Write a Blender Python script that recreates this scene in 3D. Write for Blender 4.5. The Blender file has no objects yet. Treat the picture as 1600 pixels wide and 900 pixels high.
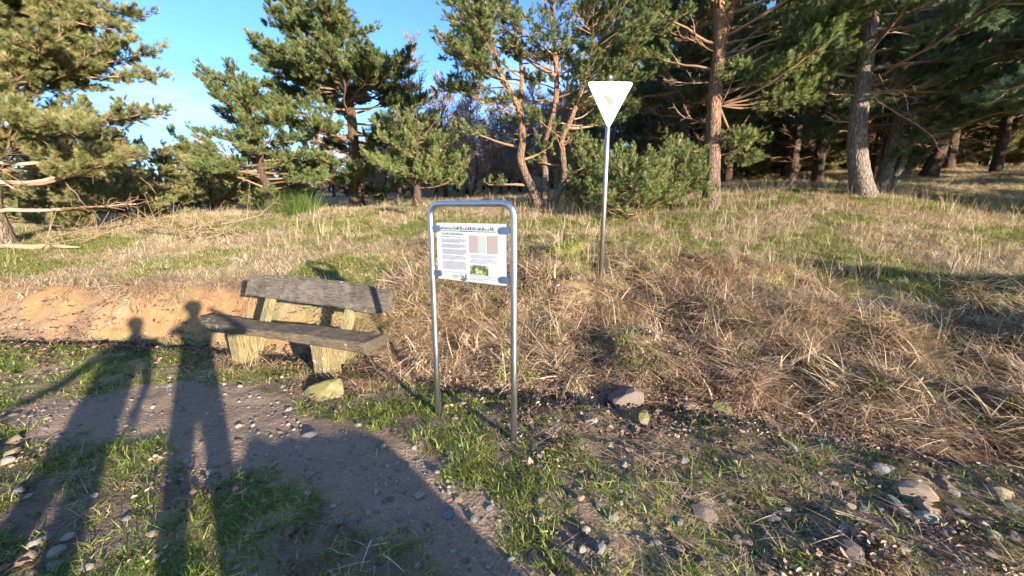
import bpy, bmesh, math, random
import numpy as np
from mathutils import Vector, Matrix

# ------------------------------------------------------------------ camera, sky, sun, exposure
scene = bpy.context.scene
C = scene.collection
EYE = 1.6
PITCH = math.radians(11.2)
FPX = 625.0                                   # focal length in pixels of the 1600 px wide picture
cam_d = bpy.data.cameras.new('camera')
cam_d.sensor_width = 36.0
cam_d.lens = 36.0 * FPX / 1600.0
cam_d.clip_start = 0.05
cam_d.clip_end = 2000
cam = bpy.data.objects.new('camera', cam_d)
C.objects.link(cam)
cam.location = (0, 0, EYE)
cam.rotation_euler = (math.pi / 2 - PITCH, 0, 0)
scene.camera = cam

SUN_EL = math.radians(10.8)
S = np.array([-0.615, 0.788])                 # horizontal direction in which shadows fall
N_ = np.array([0.788, 0.615])                 # across it, to the right
world = bpy.data.worlds.new('World')
scene.world = world
world.use_nodes = True
wn = world.node_tree
bg = wn.nodes['Background']
sky = wn.nodes.new('ShaderNodeTexSky')
sky.sky_type = 'NISHITA'
sky.sun_disc = False
sky.sun_elevation = SUN_EL
sky.sun_rotation = math.atan2(-S[0], -S[1])
sky.air_density = 1.0
sky.dust_density = 0.4
sky.ozone_density = 3.6
sky.altitude = 100
_tc = wn.nodes.new('ShaderNodeTexCoord'); _mp = wn.nodes.new('ShaderNodeMapping'); _mp.inputs['Scale'].default_value = (1.2, 2.2, 5.0); _mp.inputs['Rotation'].default_value = (0.2, 0.3, 0.5)
_nz = wn.nodes.new('ShaderNodeTexNoise'); _nz.inputs['Scale'].default_value = 1.6; _nz.inputs['Detail'].default_value = 7; _nz.inputs['Roughness'].default_value = 0.55
_rp = wn.nodes.new('ShaderNodeValToRGB'); _rp.color_ramp.elements[0].position = 0.5; _rp.color_ramp.elements[1].position = 0.95; _rp.color_ramp.elements[1].color = (0.6, 0.6, 0.6, 1)
_mx = wn.nodes.new('ShaderNodeMix'); _mx.data_type = 'RGBA'; _mx.inputs[7].default_value = (6.0, 6.2, 6.6, 1)
wn.links.new(_tc.outputs['Generated'], _mp.inputs[0]); wn.links.new(_mp.outputs[0], _nz.inputs['Vector']); wn.links.new(_nz.outputs['Fac'], _rp.inputs[0])
wn.links.new(_rp.outputs[0], _mx.inputs[0]); wn.links.new(sky.outputs[0], _mx.inputs[6]); _tn = wn.nodes.new('ShaderNodeMix'); _tn.data_type = 'RGBA'; _tn.blend_type = 'MULTIPLY'; _tn.inputs[0].default_value = 1.0; _tn.inputs[7].default_value = (0.74, 0.90, 1.12, 1)
wn.links.new(_mx.outputs[2], _tn.inputs[6]); wn.links.new(_tn.outputs[2], bg.inputs[0])
bg.inputs[1].default_value = 0.112

sun_d = bpy.data.lights.new('sun', 'SUN')
sun_d.energy = 5.0
sun_d.angle = math.radians(0.6)
sun_d.color = (1.0, 0.89, 0.74)
sun = bpy.data.objects.new('sun', sun_d)
C.objects.link(sun)
sun.location = (8, -10, 12)
sun.rotation_euler = Vector((S[0] * math.cos(SUN_EL), S[1] * math.cos(SUN_EL), -math.sin(SUN_EL))).to_track_quat('-Z', 'Y').to_euler()

scene.view_settings.view_transform = 'Standard'
scene.view_settings.look = 'None'
scene.view_settings.exposure = 1.83
scene.view_settings.gamma = 1.0
scene.cycles.max_bounces = 4
scene.cycles.diffuse_bounces = 2
scene.cycles.transmission_bounces = 2
scene.cycles.transparent_max_bounces = 4
scene.cycles.use_denoising = True
scene.cycles.adaptive_threshold = 0.03
scene.cycles.debug_use_spatial_splits = True

rng = np.random.default_rng(7)
random.seed(7)

# ------------------------------------------------------------------ noise and terrain
def _hash(ix, iy, seed):
    n = (ix.astype(np.int64) * 374761393 + iy.astype(np.int64) * 668265263 + seed * 144665) & 0x7fffffff
    n = (n ^ (n >> 13)) * 1274126177 & 0x7fffffff
    return ((n ^ (n >> 16)) & 0xffff) / 65535.0

def vnoise(x, y, seed=0):
    x = np.asarray(x, float); y = np.asarray(y, float)
    ix = np.floor(x); iy = np.floor(y)
    fx = x - ix; fy = y - iy
    fx = fx * fx * (3 - 2 * fx); fy = fy * fy * (3 - 2 * fy)
    a = _hash(ix, iy, seed); b = _hash(ix + 1, iy, seed)
    c = _hash(ix, iy + 1, seed); d = _hash(ix + 1, iy + 1, seed)
    return (a * (1 - fx) + b * fx) * (1 - fy) + (c * (1 - fx) + d * fx) * fy

def fbm(x, y, seed=0, octv=4):
    s = 0; a = 0.5; f = 1.0
    for k in range(octv):
        s = s + a * vnoise(x * f + 17.3 * k, y * f - 9.1 * k, seed + k)
        a *= 0.5; f *= 2.03
    return s / (1 - 0.5 ** octv)

def sstep(a, b, x):
    t = np.clip((x - a) / (b - a), 0, 1)
    return t * t * (3 - 2 * t)

def ray(px, py):
    u = (px - 800) / FPX; v = (py - 450) / FPX
    cp, sp = math.cos(PITCH), math.sin(PITCH)
    return np.array([u, cp - v * sp, -sp - v * cp])

def on_ray(px, py, Y):
    d = ray(px, py)
    return np.array([0, 0, EYE]) + d * (Y / d[1])

# control points of the high ground beyond the ditch: picture column, row, distance ahead
CP = [(100, 440, 5.9), (250, 440, 5.7), (400, 425, 6.0), (520, 440, 5.6), (640, 450, 5.5), (800, 425, 5.8), (940, 443, 5.5),
      (1200, 470, 5.0), (1500, 470, 4.6), (1590, 440, 4.8), (1500, 400, 6.2), (1200, 400, 6.6), (1000, 395, 6.8), (600, 385, 7.5),
      (30, 387, 8.2), (250, 385, 8.0), (150, 345, 15), (440, 330, 15), (555, 328, 16), (650, 322, 12.5), (700, 345, 10), (850, 327, 11), (1000, 324, 11.5),
      (1110, 325, 10.3), (1345, 306, 10), (1190, 284, 19), (1450, 273, 18), (1590, 251, 28), (1590, 300, 13), (1590, 350, 8.5),
      (1400, 340, 8.2), (750, 302, 26), (300, 318, 30), (100, 320, 30), (930, 299, 26), (1250, 330, 9), (-300, 400, 8), (-200, 330, 22)]
P = [on_ray(*c) for c in CP]
P += [np.array(q) for q in [(-60, 70, 6.0), (-30, 60, 4.5), (0, 60, 6.5), (0, 90, 9.0), (30, 50, 8.5), (50, 70, 13.0), (90, 40, 12.0), (-90, 30, 2.0), (-60, 0, 0.5), (60, 0, 4.0), (20, -5, 1.6), (8, 1.5, .5), (-14, 3, .4)]]
P = np.array(P)

def _tps(r2):
    return np.where(r2 > 1e-9, 0.5 * r2 * np.log(np.maximum(r2, 1e-9)), 0)
_n = len(P)
_K = _tps(((P[:, None, :2] - P[None, :, :2]) ** 2).sum(-1)) + np.eye(_n) * 0.6
_Q = np.hstack([np.ones((_n, 1)), P[:, :2]])
_A = np.block([[_K, _Q], [_Q.T, np.zeros((3, 3))]])
_W = np.linalg.solve(_A, np.concatenate([P[:, 2], np.zeros(3)]))

def plateau(x, y):
    x = np.asarray(x, float); y = np.asarray(y, float)
    out = _W[_n] + _W[_n + 1] * x + _W[_n + 2] * y
    for i in range(_n):
        out = out + _W[i] * _tps((x - P[i, 0]) ** 2 + (y - P[i, 1]) ** 2)
    return out

# foot of the bank (the ditch line)
FX = np.array([-60, -20, -6.74, -5.0, -3.72, -2.6, -1.37, -0.31, 0.914, 2.08, 3.36, 5.2, 9.0, 60])
FY = np.array([6.5, 6.0, 5.05, 5.0, 4.83, 4.5, 4.1, 3.66, 3.36, 3.05, 2.45, 1.5, -1.5, -40])

def dfoot(x, y):
    return (np.asarray(y, float) - np.interp(x, FX, FY)) * 0.93

def bare_bank(x, y):
    """1 on the bare earth cut behind the bench"""
    d = dfoot(x, y)
    w = (fbm(np.asarray(x) * 1.6, np.asarray(y) * 1.6, 31, 3) - 0.5) * 0.5
    return (1 - sstep(-2.2, -1.5, x)) * sstep(0.0, 0.14, d) * (1 - sstep(0.36, 0.55, d + w * 2.2)) * (0.25 + 0.75 * sstep(0.30, 0.46, fbm(np.asarray(x) * 2.3, np.asarray(y) * 3.1, 33, 3)))

PATH = [(60, 640), (230, 640), (390, 660), (520, 700), (640, 760), (735, 840), (800, 960)]
def _flat(px, py):
    d = ray(px, py); t = EYE / -d[2]
    return np.array([d[0] * t, d[1] * t])
PATHW = np.array([_flat(*p) for p in PATH])
PATHW = np.vstack([PATHW, [[0.7, 0.2], [1.2, -3.0]]])
PW = np.array([0.2, 0.42, 0.46, 0.36, 0.27, 0.21, 0.2, 0.4, 0.5])

def path_d(x, y):
    x = np.asarray(x, float); y = np.asarray(y, float)
    best = np.full(x.shape, 9.0)
    for i in range(len(PATHW) - 1):
        a, b = PATHW[i], PATHW[i + 1]
        ab = b - a
        t = np.clip(((x - a[0]) * ab[0] + (y - a[1]) * ab[1]) / (ab @ ab), 0, 1)
        d = np.hypot(x - a[0] - t * ab[0], y - a[1] - t * ab[1]) / (PW[i] + (PW[i + 1] - PW[i]) * t)
        best = np.minimum(best, d)
    return best

def path_m(x, y):
    n = (fbm(np.asarray(x) * 2.4, np.asarray(y) * 2.4, 5, 5) - 0.5) * 2.0
    return 1 - sstep(0.7, 1.3, path_d(x, y) + n)

def H(x, y):
    x = np.asarray(x, float); y = np.asarray(y, float)
    d = dfoot(x, y)
    wid = 0.5 + 1.5 * sstep(-2.4, -0.3, x)
    w = sstep(0.0, 1.0, d / wid)
    tail = np.clip(d - 0.2, 0, None)
    z = w * plateau(x, y)
    depth = 0.17 - 0.04 * sstep(-2, 2, x)
    z = z - depth * np.exp(-((d + 0.12) / 0.24) ** 2)
    tus = sstep(-0.05, 0.6, d) * (1 - sstep(3.2, 4.6, d)) * sstep(-2.2, -1.0, x)
    far = 1 - sstep(25, 60, np.hypot(x, y))
    z = z + tus * ((fbm(x * 1.5, y * 1.5, 3, 3) - 0.5) * 0.62 + (fbm(x * 4, y * 4, 4, 2) - 0.5) * 0.18)
    z = z + far * ((fbm(x * 0.7, y * 0.7, 11, 3) - 0.5) * 0.16 * sstep(0.5, 3, d) + (fbm(x * 3, y * 3, 12, 3) - 0.5) * (0.05 + .05 * sstep(0, 1, x) * (1 - sstep(-.3, 0, d))) + (fbm(x * 11, y * 11, 13, 2) - 0.5) * 0.018)
    bb = (1 - sstep(-2.9, -2.0, x)) * np.exp(-((d - 0.25) / 0.22) ** 2)
    z = z + bb * (fbm(x * 3.5, y * 6, 14, 4) - 0.5) * 0.24
    return z

_H0 = H
_dz = 0.56 - float(_H0(np.array([1.253]), np.array([5.5]))[0])
def H(x, y):
    x = np.asarray(x, float); y = np.asarray(y, float)
    return _H0(x, y) + _dz * np.exp(-((x - 1.2) ** 2 + ((y - 5.3) * .8) ** 2) / 0.7)

def Hs(x, y):
    return float(H(np.array([x]), np.array([y]))[0])

def at(px, py):
    """the point of the ground seen at that column and row"""
    d = ray(px, py)
    t = np.linspace(1.0, 60, 1500)
    q = d[None, :] * t[:, None]
    dz = EYE + q[:, 2] - H(q[:, 0], q[:, 1])
    i = int(np.argmax(dz < 0))
    if dz[i] >= 0:
        i = len(t) - 1
    x, y = q[i, 0], q[i, 1]
    return Vector((x, y, Hs(x, y)))

# ------------------------------------------------------------------ helpers
def tag(o, label=None, cat=None, group=None, kind=None):
    if label: o['label'] = label
    if cat: o['category'] = cat
    if group: o['group'] = group
    if kind: o['kind'] = kind
    return o

def empty(name, loc, rz=0):
    o = bpy.data.objects.new(name, None)
    o.empty_display_size = 0.2
    C.objects.link(o)
    o.location = loc
    o.rotation_euler = (0, 0, rz)
    return o

def obj(name, mesh, mat=None, parent=None, smooth=False):
    o = bpy.data.objects.new(name, mesh)
    C.objects.link(o)
    if mat and not mesh.materials: mesh.materials.append(mat)
    if parent: o.parent = parent
    if smooth and len(mesh.polygons):
        mesh.polygons.foreach_set('use_smooth', [True] * len(mesh.polygons))
    return o

def mesh_of(name, v, f):
    m = bpy.data.meshes.new(name)
    m.from_pydata([tuple(p) for p in v], [], f)
    m.update()
    return m

class MB:
    """collects vertices and faces of one mesh"""
    def __init__(s): s.v = []; s.f = []
    def add(s, v, f):
        o = len(s.v)
        s.v.extend([tuple(map(float, p)) for p in v]); s.f.extend([tuple(i + o for i in q) for q in f])
        return s
    def box(s, cx, cy, cz, sx, sy, sz):
        x, y, z = sx / 2, sy / 2, sz / 2
        v = [(cx + a * x, cy + b * y, cz + c * z) for a, b, c in [(-1, -1, -1), (1, -1, -1), (1, 1, -1), (-1, 1, -1), (-1, -1, 1), (1, -1, 1), (1, 1, 1), (-1, 1, 1)]]
        return s.add(v, [(0, 3, 2, 1), (4, 5, 6, 7), (0, 1, 5, 4), (1, 2, 6, 5), (2, 3, 7, 6), (3, 0, 4, 7)])
    def tube(s, pts, rad, n=6, cap=True, rough=0.0):
        pts = np.asarray(pts, float); k = len(pts)
        rad = np.broadcast_to(np.asarray(rad, float), (k,))
        tan = np.gradient(pts, axis=0)
        tan /= np.linalg.norm(tan, axis=1)[:, None] + 1e-9
        ref = np.array([0, 0, 1.0]) if abs(tan[0][2]) < 0.9 else np.array([1.0, 0, 0])
        ang = np.linspace(0, 2 * np.pi, n, endpoint=False)
        ca, sa = np.cos(ang), np.sin(ang)
        a = np.cross(tan[0], ref); a /= np.linalg.norm(a) + 1e-9
        o = len(s.v)
        for i in range(k):
            a = a - tan[i] * (a @ tan[i]); a /= np.linalg.norm(a) + 1e-9
            b = np.cross(tan[i], a)
            r = rad[i]
            if rough: r = r * (1 + rng.uniform(-rough, rough, n))[:, None]
            ring = pts[i] + r * (ca[:, None] * a + sa[:, None] * b)
            s.v.extend(map(tuple, ring.tolist()))
        for i in range(k - 1):
            for j in range(n):
                j2 = (j + 1) % n
                s.f.append((o + i * n + j, o + i * n + j2, o + (i + 1) * n + j2, o + (i + 1) * n + j))
        if cap:
            s.f.append(tuple(o + j for j in range(n))[::-1])
            s.f.append(tuple(o + (k - 1) * n + j for j in range(n)))
        return s
    def mesh(s, name): return mesh_of(name, s.v, s.f)
    def build(s, name, mat, parent=None, smooth=False): return obj(name, s.mesh(name), mat, parent, smooth)

def spline(pts, m=6):
    """Catmull-Rom through the points"""
    p = np.asarray(pts, float)
    p = np.vstack([2 * p[0] - p[1], p, 2 * p[-1] - p[-2]])
    out = []
    for i in range(1, len(p) - 2):
        for t in np.linspace(0, 1, m, endpoint=False):
            out.append(0.5 * (2 * p[i] + (p[i + 1] - p[i - 1]) * t + (2 * p[i - 1] - 5 * p[i] + 4 * p[i + 1] - p[i + 2]) * t ** 2 + (3 * p[i] - p[i - 1] - 3 * p[i + 1] + p[i + 2]) * t ** 3))
    out.append(p[-2])
    return np.array(out)

def copy_tree(o, parent=None):
    c = o.copy(); C.objects.link(c); c.parent = parent
    for ch in list(o.children): copy_tree(ch, c)
    return c

# ------------------------------------------------------------------ materials
class NT:
    def __init__(s, name):
        s.m = bpy.data.materials.new(name); s.m.use_nodes = True
        s.t = s.m.node_tree; s.n = s.t.nodes; s.b = s.n['Principled BSDF']; s.out = s.n['Material Output']
    def new(s, kind, **kw):
        n = s.n.new(kind)
        for k, v in kw.items():
            if k in n.inputs.keys(): n.inputs[k].default_value = v
            else: setattr(n, k, v)
        return n
    def link(s, a, b): s.t.links.new(a, b)
    def noise(s, vec, scale, detail=4, rough=0.55):
        n = s.new('ShaderNodeTexNoise'); n.inputs['Scale'].default_value = scale; n.inputs['Detail'].default_value = detail; n.inputs['Roughness'].default_value = rough
        if vec is not None: s.link(vec, n.inputs['Vector'])
        return n.outputs['Fac']
    def ramp(s, fac, stops):
        r = s.new('ShaderNodeValToRGB'); e = r.color_ramp.elements
        while len(e) > 1: e.remove(e[-1])
        e[0].position = stops[0][0]; e[0].color = (*stops[0][1], 1)
        for p, c in stops[1:]:
            k = e.new(p); k.color = (*c, 1)
        s.link(fac, r.inputs[0]); return r.outputs[0]
    def mix(s, fac, a, b, mode='MIX'):
        n = s.new('ShaderNodeMix', data_type='RGBA', blend_type=mode)
        for sock, v in ((n.inputs[0], fac), (n.inputs[6], a), (n.inputs[7], b)):
            if hasattr(v, 'is_linked'): s.link(v, sock)
            elif isinstance(v, (tuple, list)): sock.default_value = (*v, 1)
            else: sock.default_value = v
        return n.outputs[2]
    def math(s, op, a, b=None):
        n = s.new('ShaderNodeMath', operation=op)
        for i, v in enumerate((a, b)):
            if v is None: continue
            if hasattr(v, 'is_linked'): s.link(v, n.inputs[i])
            else: n.inputs[i].default_value = v
        return n.outputs[0]
    def mapping(s, vec, scale):
        n = s.new('ShaderNodeMapping'); n.inputs['Scale'].default_value = scale; s.link(vec, n.inputs[0]); return n.outputs[0]
    def obj_co(s): return s.new('ShaderNodeTexCoord').outputs['Object']
    def pos(s): return s.new('ShaderNodeNewGeometry').outputs['Position']
    def attr(s, name): return s.new('ShaderNodeAttribute', attribute_name=name).outputs['Fac']
    def rand(s): return s.new('ShaderNodeObjectInfo').outputs['Random']
    def bump(s, h, strength=0.5, dist=0.02):
        b = s.new('ShaderNodeBump'); b.inputs['Strength'].default_value = strength; b.inputs['Distance'].default_value = dist
        s.link(h, b.inputs['Height']); s.link(b.outputs[0], s.b.inputs['Normal'])
    def fin(s, col=None, rough=0.8, spec=0.3, metal=0.0):
        if col is not None:
            if hasattr(col, 'is_linked'): s.link(col, s.b.inputs['Base Color'])
            else: s.b.inputs['Base Color'].default_value = (*col, 1)
        s.b.inputs['Roughness'].default_value = rough
        s.b.inputs['Specular IOR Level'].default_value = spec
        s.b.inputs['Metallic'].default_value = metal
        return s.m
    def leafy(s, col, trans=0.35, rough=0.6):
        """leaf or blade: diffuse with some light passing through"""
        tr = s.new('ShaderNodeBsdfTranslucent'); mx = s.new('ShaderNodeMixShader'); mx.inputs[0].default_value = trans
        s.link(col, s.b.inputs['Base Color']); s.link(col, tr.inputs[0])
        s.b.inputs['Roughness'].default_value = rough; s.b.inputs['Specular IOR Level'].default_value = 0.25
        s.link(s.b.outputs[0], mx.inputs[1]); s.link(tr.outputs[0], mx.inputs[2]); s.link(mx.outputs[0], s.out.inputs[0])
        return s.m

def flat(name, col, rough=0.6, spec=0.3, metal=0.0):
    return NT(name).fin(col, rough, spec, metal)

def grass_mat(name, stops, patch=None, trans=0.3):
    t = NT(name)
    c = t.ramp(t.rand(), stops)
    n = t.noise(t.pos(), 0.9, 3)
    if patch: c = t.mix(t.ramp(n, [(0.42, (0, 0, 0)), (0.62, (1, 1, 1))]), c, patch)
    co = t.obj_co()
    fine = t.noise(co, 60, 2)
    c = t.mix(0.4, c, t.ramp(fine, [(0.3, (0.45, 0.45, 0.45)), (0.7, (1, 1, 1))]), 'MULTIPLY')
    c = t.mix(1.0, c, t.ramp(t.attr('tone'), [(0.0, (0.42, 0.38, 0.36)), (0.5, (0.95, 0.93, 0.9)), (1.0, (1.35, 1.32, 1.25))]), 'MULTIPLY')
    return t.leafy(c, trans)

M = {}
M['green'] = grass_mat('green_grass', [(0, (0.11, 0.17, 0.03)), (0.35, (0.19, 0.27, 0.045)), (0.7, (0.31, 0.36, 0.08)), (1, (0.52, 0.47, 0.18))])
M['meadow'] = grass_mat('meadow_grass', [(0, (0.38, 0.33, 0.15)), (0.3, (0.56, 0.44, 0.26)), (0.6, (0.68, 0.54, 0.36)), (1, (0.76, 0.63, 0.46))], None, 0.4)
M['lush'] = grass_mat('meadow_green', [(0, (0.21, 0.26, 0.06)), (0.5, (0.34, 0.37, 0.10)), (1, (0.52, 0.49, 0.20))], None, 0.4)
M['straw'] = grass_mat('dry_grass', [(0, (0.40, 0.26, 0.155)), (0.3, (0.58, 0.41, 0.255)), (0.65, (0.72, 0.56, 0.37)), (1, (0.80, 0.68, 0.48))], (0.60, 0.42, 0.28), 0.4)
M['stalk'] = grass_mat('dry_stalks', [(0, (0.46, 0.31, 0.17)), (0.5, (0.64, 0.49, 0.30)), (1, (0.76, 0.63, 0.42))])
M['litter'] = grass_mat('fallen_leaves', [(0, (0.09, 0.055, 0.042)), (0.4, (0.20, 0.125, 0.09)), (0.8, (0.36, 0.24, 0.17)), (1, (0.52, 0.39, 0.30))], None, 0.15)
M['moss'] = grass_mat('moss', [(0, (0.09, 0.11, 0.015)), (0.5, (0.16, 0.17, 0.025)), (1, (0.25, 0.24, 0.05))])

def needle_mat(name, stops):
    t = NT(name)
    c = t.ramp(t.rand(), stops)
    return t.leafy(c, 0.3, 0.5)
M['needle'] = needle_mat('pine_needles', [(0, (0.08, 0.115, 0.04)), (0.4, (0.14, 0.185, 0.065)), (0.8, (0.20, 0.24, 0.085)), (0.93, (0.27, 0.27, 0.11)), (1, (0.34, 0.25, 0.12))])
M['needle_blue'] = needle_mat('pine_needles_blue', [(0, (0.10, 0.15, 0.075)), (0.5, (0.17, 0.23, 0.11)), (1, (0.25, 0.29, 0.14))])
M['needle_bright'] = needle_mat('pine_needles_bright', [(0, (0.12, 0.165, 0.05)), (0.5, (0.20, 0.25, 0.08)), (0.9, (0.28, 0.31, 0.11)), (1, (0.36, 0.30, 0.13))])
M['needle_dull'] = needle_mat('pine_needles_dull', [(0, (0.13, 0.15, 0.05)), (0.5, (0.23, 0.235, 0.085)), (0.85, (0.31, 0.28, 0.12)), (1, (0.40, 0.30, 0.16))])
M['broom'] = needle_mat('broom_twigs', [(0, (0.06, 0.11, 0.02)), (1, (0.14, 0.18, 0.04))])

def bark_mat(name, low, high, z0, z1):
    t = NT(name)
    p = t.obj_co()
    v = t.new('ShaderNodeTexVoronoi', feature='DISTANCE_TO_EDGE'); v.inputs['Scale'].default_value = 13
    wob = t.noise(p, 5, 3)
    st = t.mapping(p, (1.9, 1.9, 0.38))
    t.link(t.mix(0.3, st, t.new('ShaderNodeTexNoise', Scale=4.0).outputs['Color'], 'ADD'), v.inputs['Vector'])
    crack = v.outputs['Distance']
    sep = t.new('ShaderNodeSeparateXYZ'); t.link(p, sep.inputs[0])
    mr = t.new('ShaderNodeMapRange'); t.link(sep.outputs[2], mr.inputs[0]); mr.inputs[1].default_value = z0; mr.inputs[2].default_value = z1
    mzn = t.math('ADD', mr.outputs[0], t.math('MULTIPLY', t.math('SUBTRACT', wob, 0.5), 0.8))
    base = t.mix(t.math('MINIMUM', t.math('MAXIMUM', mzn, 0.0), 1.0), low, high)
    fine = t.noise(t.mapping(p, (30, 30, 8)), 1.0, 5)
    base = t.mix(0.7, base, t.ramp(fine, [(0.3, (0.45, 0.42, 0.40)), (0.7, (1.15, 1.1, 1.05))]), 'MULTIPLY')
    base = t.mix(t.ramp(crack, [(0.0, (1, 1, 1)), (0.09, (0, 0, 0))]), base, tuple(c * 0.55 for c in low))
    hsum = t.math('ADD', t.ramp(crack, [(0.0, (0, 0, 0)), (0.16, (1, 1, 1))]), t.math('MULTIPLY', fine, 0.5))
    t.bump(hsum, 0.9, 0.03)
    return t.fin(base, 0.9, 0.15)
M['bark'] = bark_mat('pine_bark', (0.20, 0.15, 0.115), (0.46, 0.22, 0.10), 1.2, 4.2)
M['bark_grey'] = bark_mat('grey_pine_bark', (0.27, 0.22, 0.18), (0.33, 0.24, 0.17), 3.0, 8.0)
M['bark_dark'] = bark_mat('dark_pine_bark', (0.12, 0.085, 0.062), (0.22, 0.12, 0.075), 2.5, 7.0)
M['bark_orange'] = bark_mat('orange_pine_bark', (0.19, 0.14, 0.105), (0.36, 0.195, 0.105), 0.6, 3.6)
def twig_mat(name, a, b):
    t = NT(name); p = t.obj_co()
    return t.fin(t.mix(t.noise(p, 6, 4), a, b), 0.85, 0.15)
M['twig'] = twig_mat('pine_twigs', (0.15, 0.09, 0.055), (0.30, 0.19, 0.11))
M['twig_pale'] = twig_mat('bare_twigs', (0.28, 0.19, 0.13), (0.44, 0.32, 0.22))
M['limb'] = twig_mat('pine_limbs', (0.17, 0.105, 0.068), (0.34, 0.20, 0.12))
M['twig_dry'] = twig_mat('brushwood', (0.17, 0.11, 0.07), (0.32, 0.22, 0.145))
M['twig_red'] = twig_mat('winter_twigs', (0.26, 0.165, 0.13), (0.40, 0.27, 0.21))

def ground_mat():
    t = NT('ground'); p = t.pos()
    n1 = t.noise(p, 1.3, 6); n2 = t.noise(p, 9, 6); n3 = t.noise(p, 55, 4)
    soil = t.mix(n2, (0.10, 0.07, 0.048), (0.24, 0.17, 0.115))
    turf = t.mix(n2, (0.26, 0.20, 0.10), (0.48, 0.36, 0.21))
    turf = t.mix(t.ramp(n1, [(0.42, (0, 0, 0)), (0.6, (1, 1, 1))]), turf, (0.24, 0.25, 0.08))
    path = t.mix(t.math('ADD', t.math('MULTIPLY', n1, .5), t.math('MULTIPLY', n2, .5)), (0.15, 0.092, 0.056), (0.37, 0.25, 0.165))
    path = t.mix(t.ramp(n3, [(0.45, (0, 0, 0)), (0.75, (1, 1, 1))]), path, (0.31, 0.25, 0.20))
    earth = t.mix(n2, (0.22, 0.115, 0.05), (0.42, 0.24, 0.115))
    earth = t.mix(t.ramp(n3, [(0.5, (0, 0, 0)), (0.8, (1, 1, 1))]), earth, (0.17, 0.10, 0.06))
    c = t.mix(t.attr('turf'), soil, turf)
    c = t.mix(t.attr('path'), c, path)
    c = t.mix(t.attr('earth'), c, earth)
    peb = t.new('ShaderNodeTexVoronoi', feature='F1'); peb.inputs['Scale'].default_value = 45; t.link(p, peb.inputs['Vector'])
    t.bump(t.math('ADD', t.math('ADD', n2, t.math('MULTIPLY', n3, 0.6)), t.math('MULTIPLY', peb.outputs['Distance'], -0.08)), 0.8, 0.03)
    return t.fin(c, 0.95, 0.1)
M['ground'] = ground_mat()

# ------------------------------------------------------------------ the ground
def make_ground():
    nx, ny = 620, 430
    i = np.linspace(-1, 1, nx)
    xs = 4.0 * np.sinh(i * math.asinh(130 / 4.0))
    j = np.linspace(math.asinh(-14 / 4.0), math.asinh(150 / 4.0), ny)
    ys = 3.6 + 4.0 * np.sinh(j)
    X, Y = np.meshgrid(xs, ys)
    Z = H(X.ravel(), Y.ravel()).reshape(X.shape)
    v = np.stack([X, Y, Z], -1).reshape(-1, 3)
    idx = np.arange(nx * ny).reshape(ny, nx)
    f = np.stack([idx[:-1, :-1], idx[:-1, 1:], idx[1:, 1:], idx[1:, :-1]], -1).reshape(-1, 4)
    m = bpy.data.meshes.new('ground')
    m.vertices.add(len(v)); m.vertices.foreach_set('co', v.ravel())
    m.loops.add(f.size); m.loops.foreach_set('vertex_index', f.ravel().astype(np.int32))
    m.polygons.add(len(f)); m.polygons.foreach_set('loop_start', np.arange(0, f.size, 4, dtype=np.int32))
    m.update(); m.validate()
    x, y = v[:, 0], v[:, 1]
    d = dfoot(x, y)
    def put(name, val):
        a = m.attributes.new(name, 'FLOAT', 'POINT'); a.data.foreach_set('value', np.clip(val, 0, 1).astype(np.float32))
    put('path', path_m(x, y)); put('earth', bare_bank(x, y))
    tz = sstep(-2.0, -1.2, x) * sstep(-.1, .2, d) * (1 - sstep(2.4, 3.4, d))
    put('turf', (1 - .7 * tz) * np.maximum(sstep(0.35, 1.0, d), sstep(0.45, 0.65, fbm(x * 1.2, y * 1.2, 8, 3)) * 0.7))
    o = obj('ground', m, M['ground'], None, True)
    tag(o, kind='structure')
make_ground()

# ------------------------------------------------------------------ instancing of tufts (needles, grass, leaves)
def proto_set(name, meshes, mat):
    col = bpy.data.collections.new(name)
    for k, m in enumerate(meshes):
        if not m.materials: m.materials.append(mat)
        col.objects.link(bpy.data.objects.new('%s_%02d' % (name, k), m))
    g = bpy.data.node_groups.new(name, 'GeometryNodeTree')
    g.interface.new_socket('Geometry', in_out='INPUT', socket_type='NodeSocketGeometry')
    g.interface.new_socket('Geometry', in_out='OUTPUT', socket_type='NodeSocketGeometry')
    n = g.nodes; L = g.links.new
    i = n.new('NodeGroupInput'); o = n.new('NodeGroupOutput')
    ci = n.new('GeometryNodeCollectionInfo'); ci.inputs['Collection'].default_value = col
    ci.inputs['Separate Children'].default_value = True; ci.inputs['Reset Children'].default_value = True
    ip = n.new('GeometryNodeInstanceOnPoints'); ip.inputs['Pick Instance'].default_value = True
    def na(nm, ty):
        a = n.new('GeometryNodeInputNamedAttribute'); a.data_type = ty; a.inputs['Name'].default_value = nm
        return [q for q in a.outputs if q.enabled and q.name == 'Attribute'][0]
    e = n.new('FunctionNodeEulerToRotation')
    L(na('rot', 'FLOAT_VECTOR'), e.inputs[0]); L(e.outputs[0], ip.inputs['Rotation'])
    L(na('size', 'FLOAT'), ip.inputs['Scale']); L(na('pick', 'INT'), ip.inputs['Instance Index'])
    L(i.outputs[0], ip.inputs['Points']); L(ci.outputs[0], ip.inputs['Instance']); L(ip.outputs[0], o.inputs[0])
    return g, len(meshes)

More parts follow.
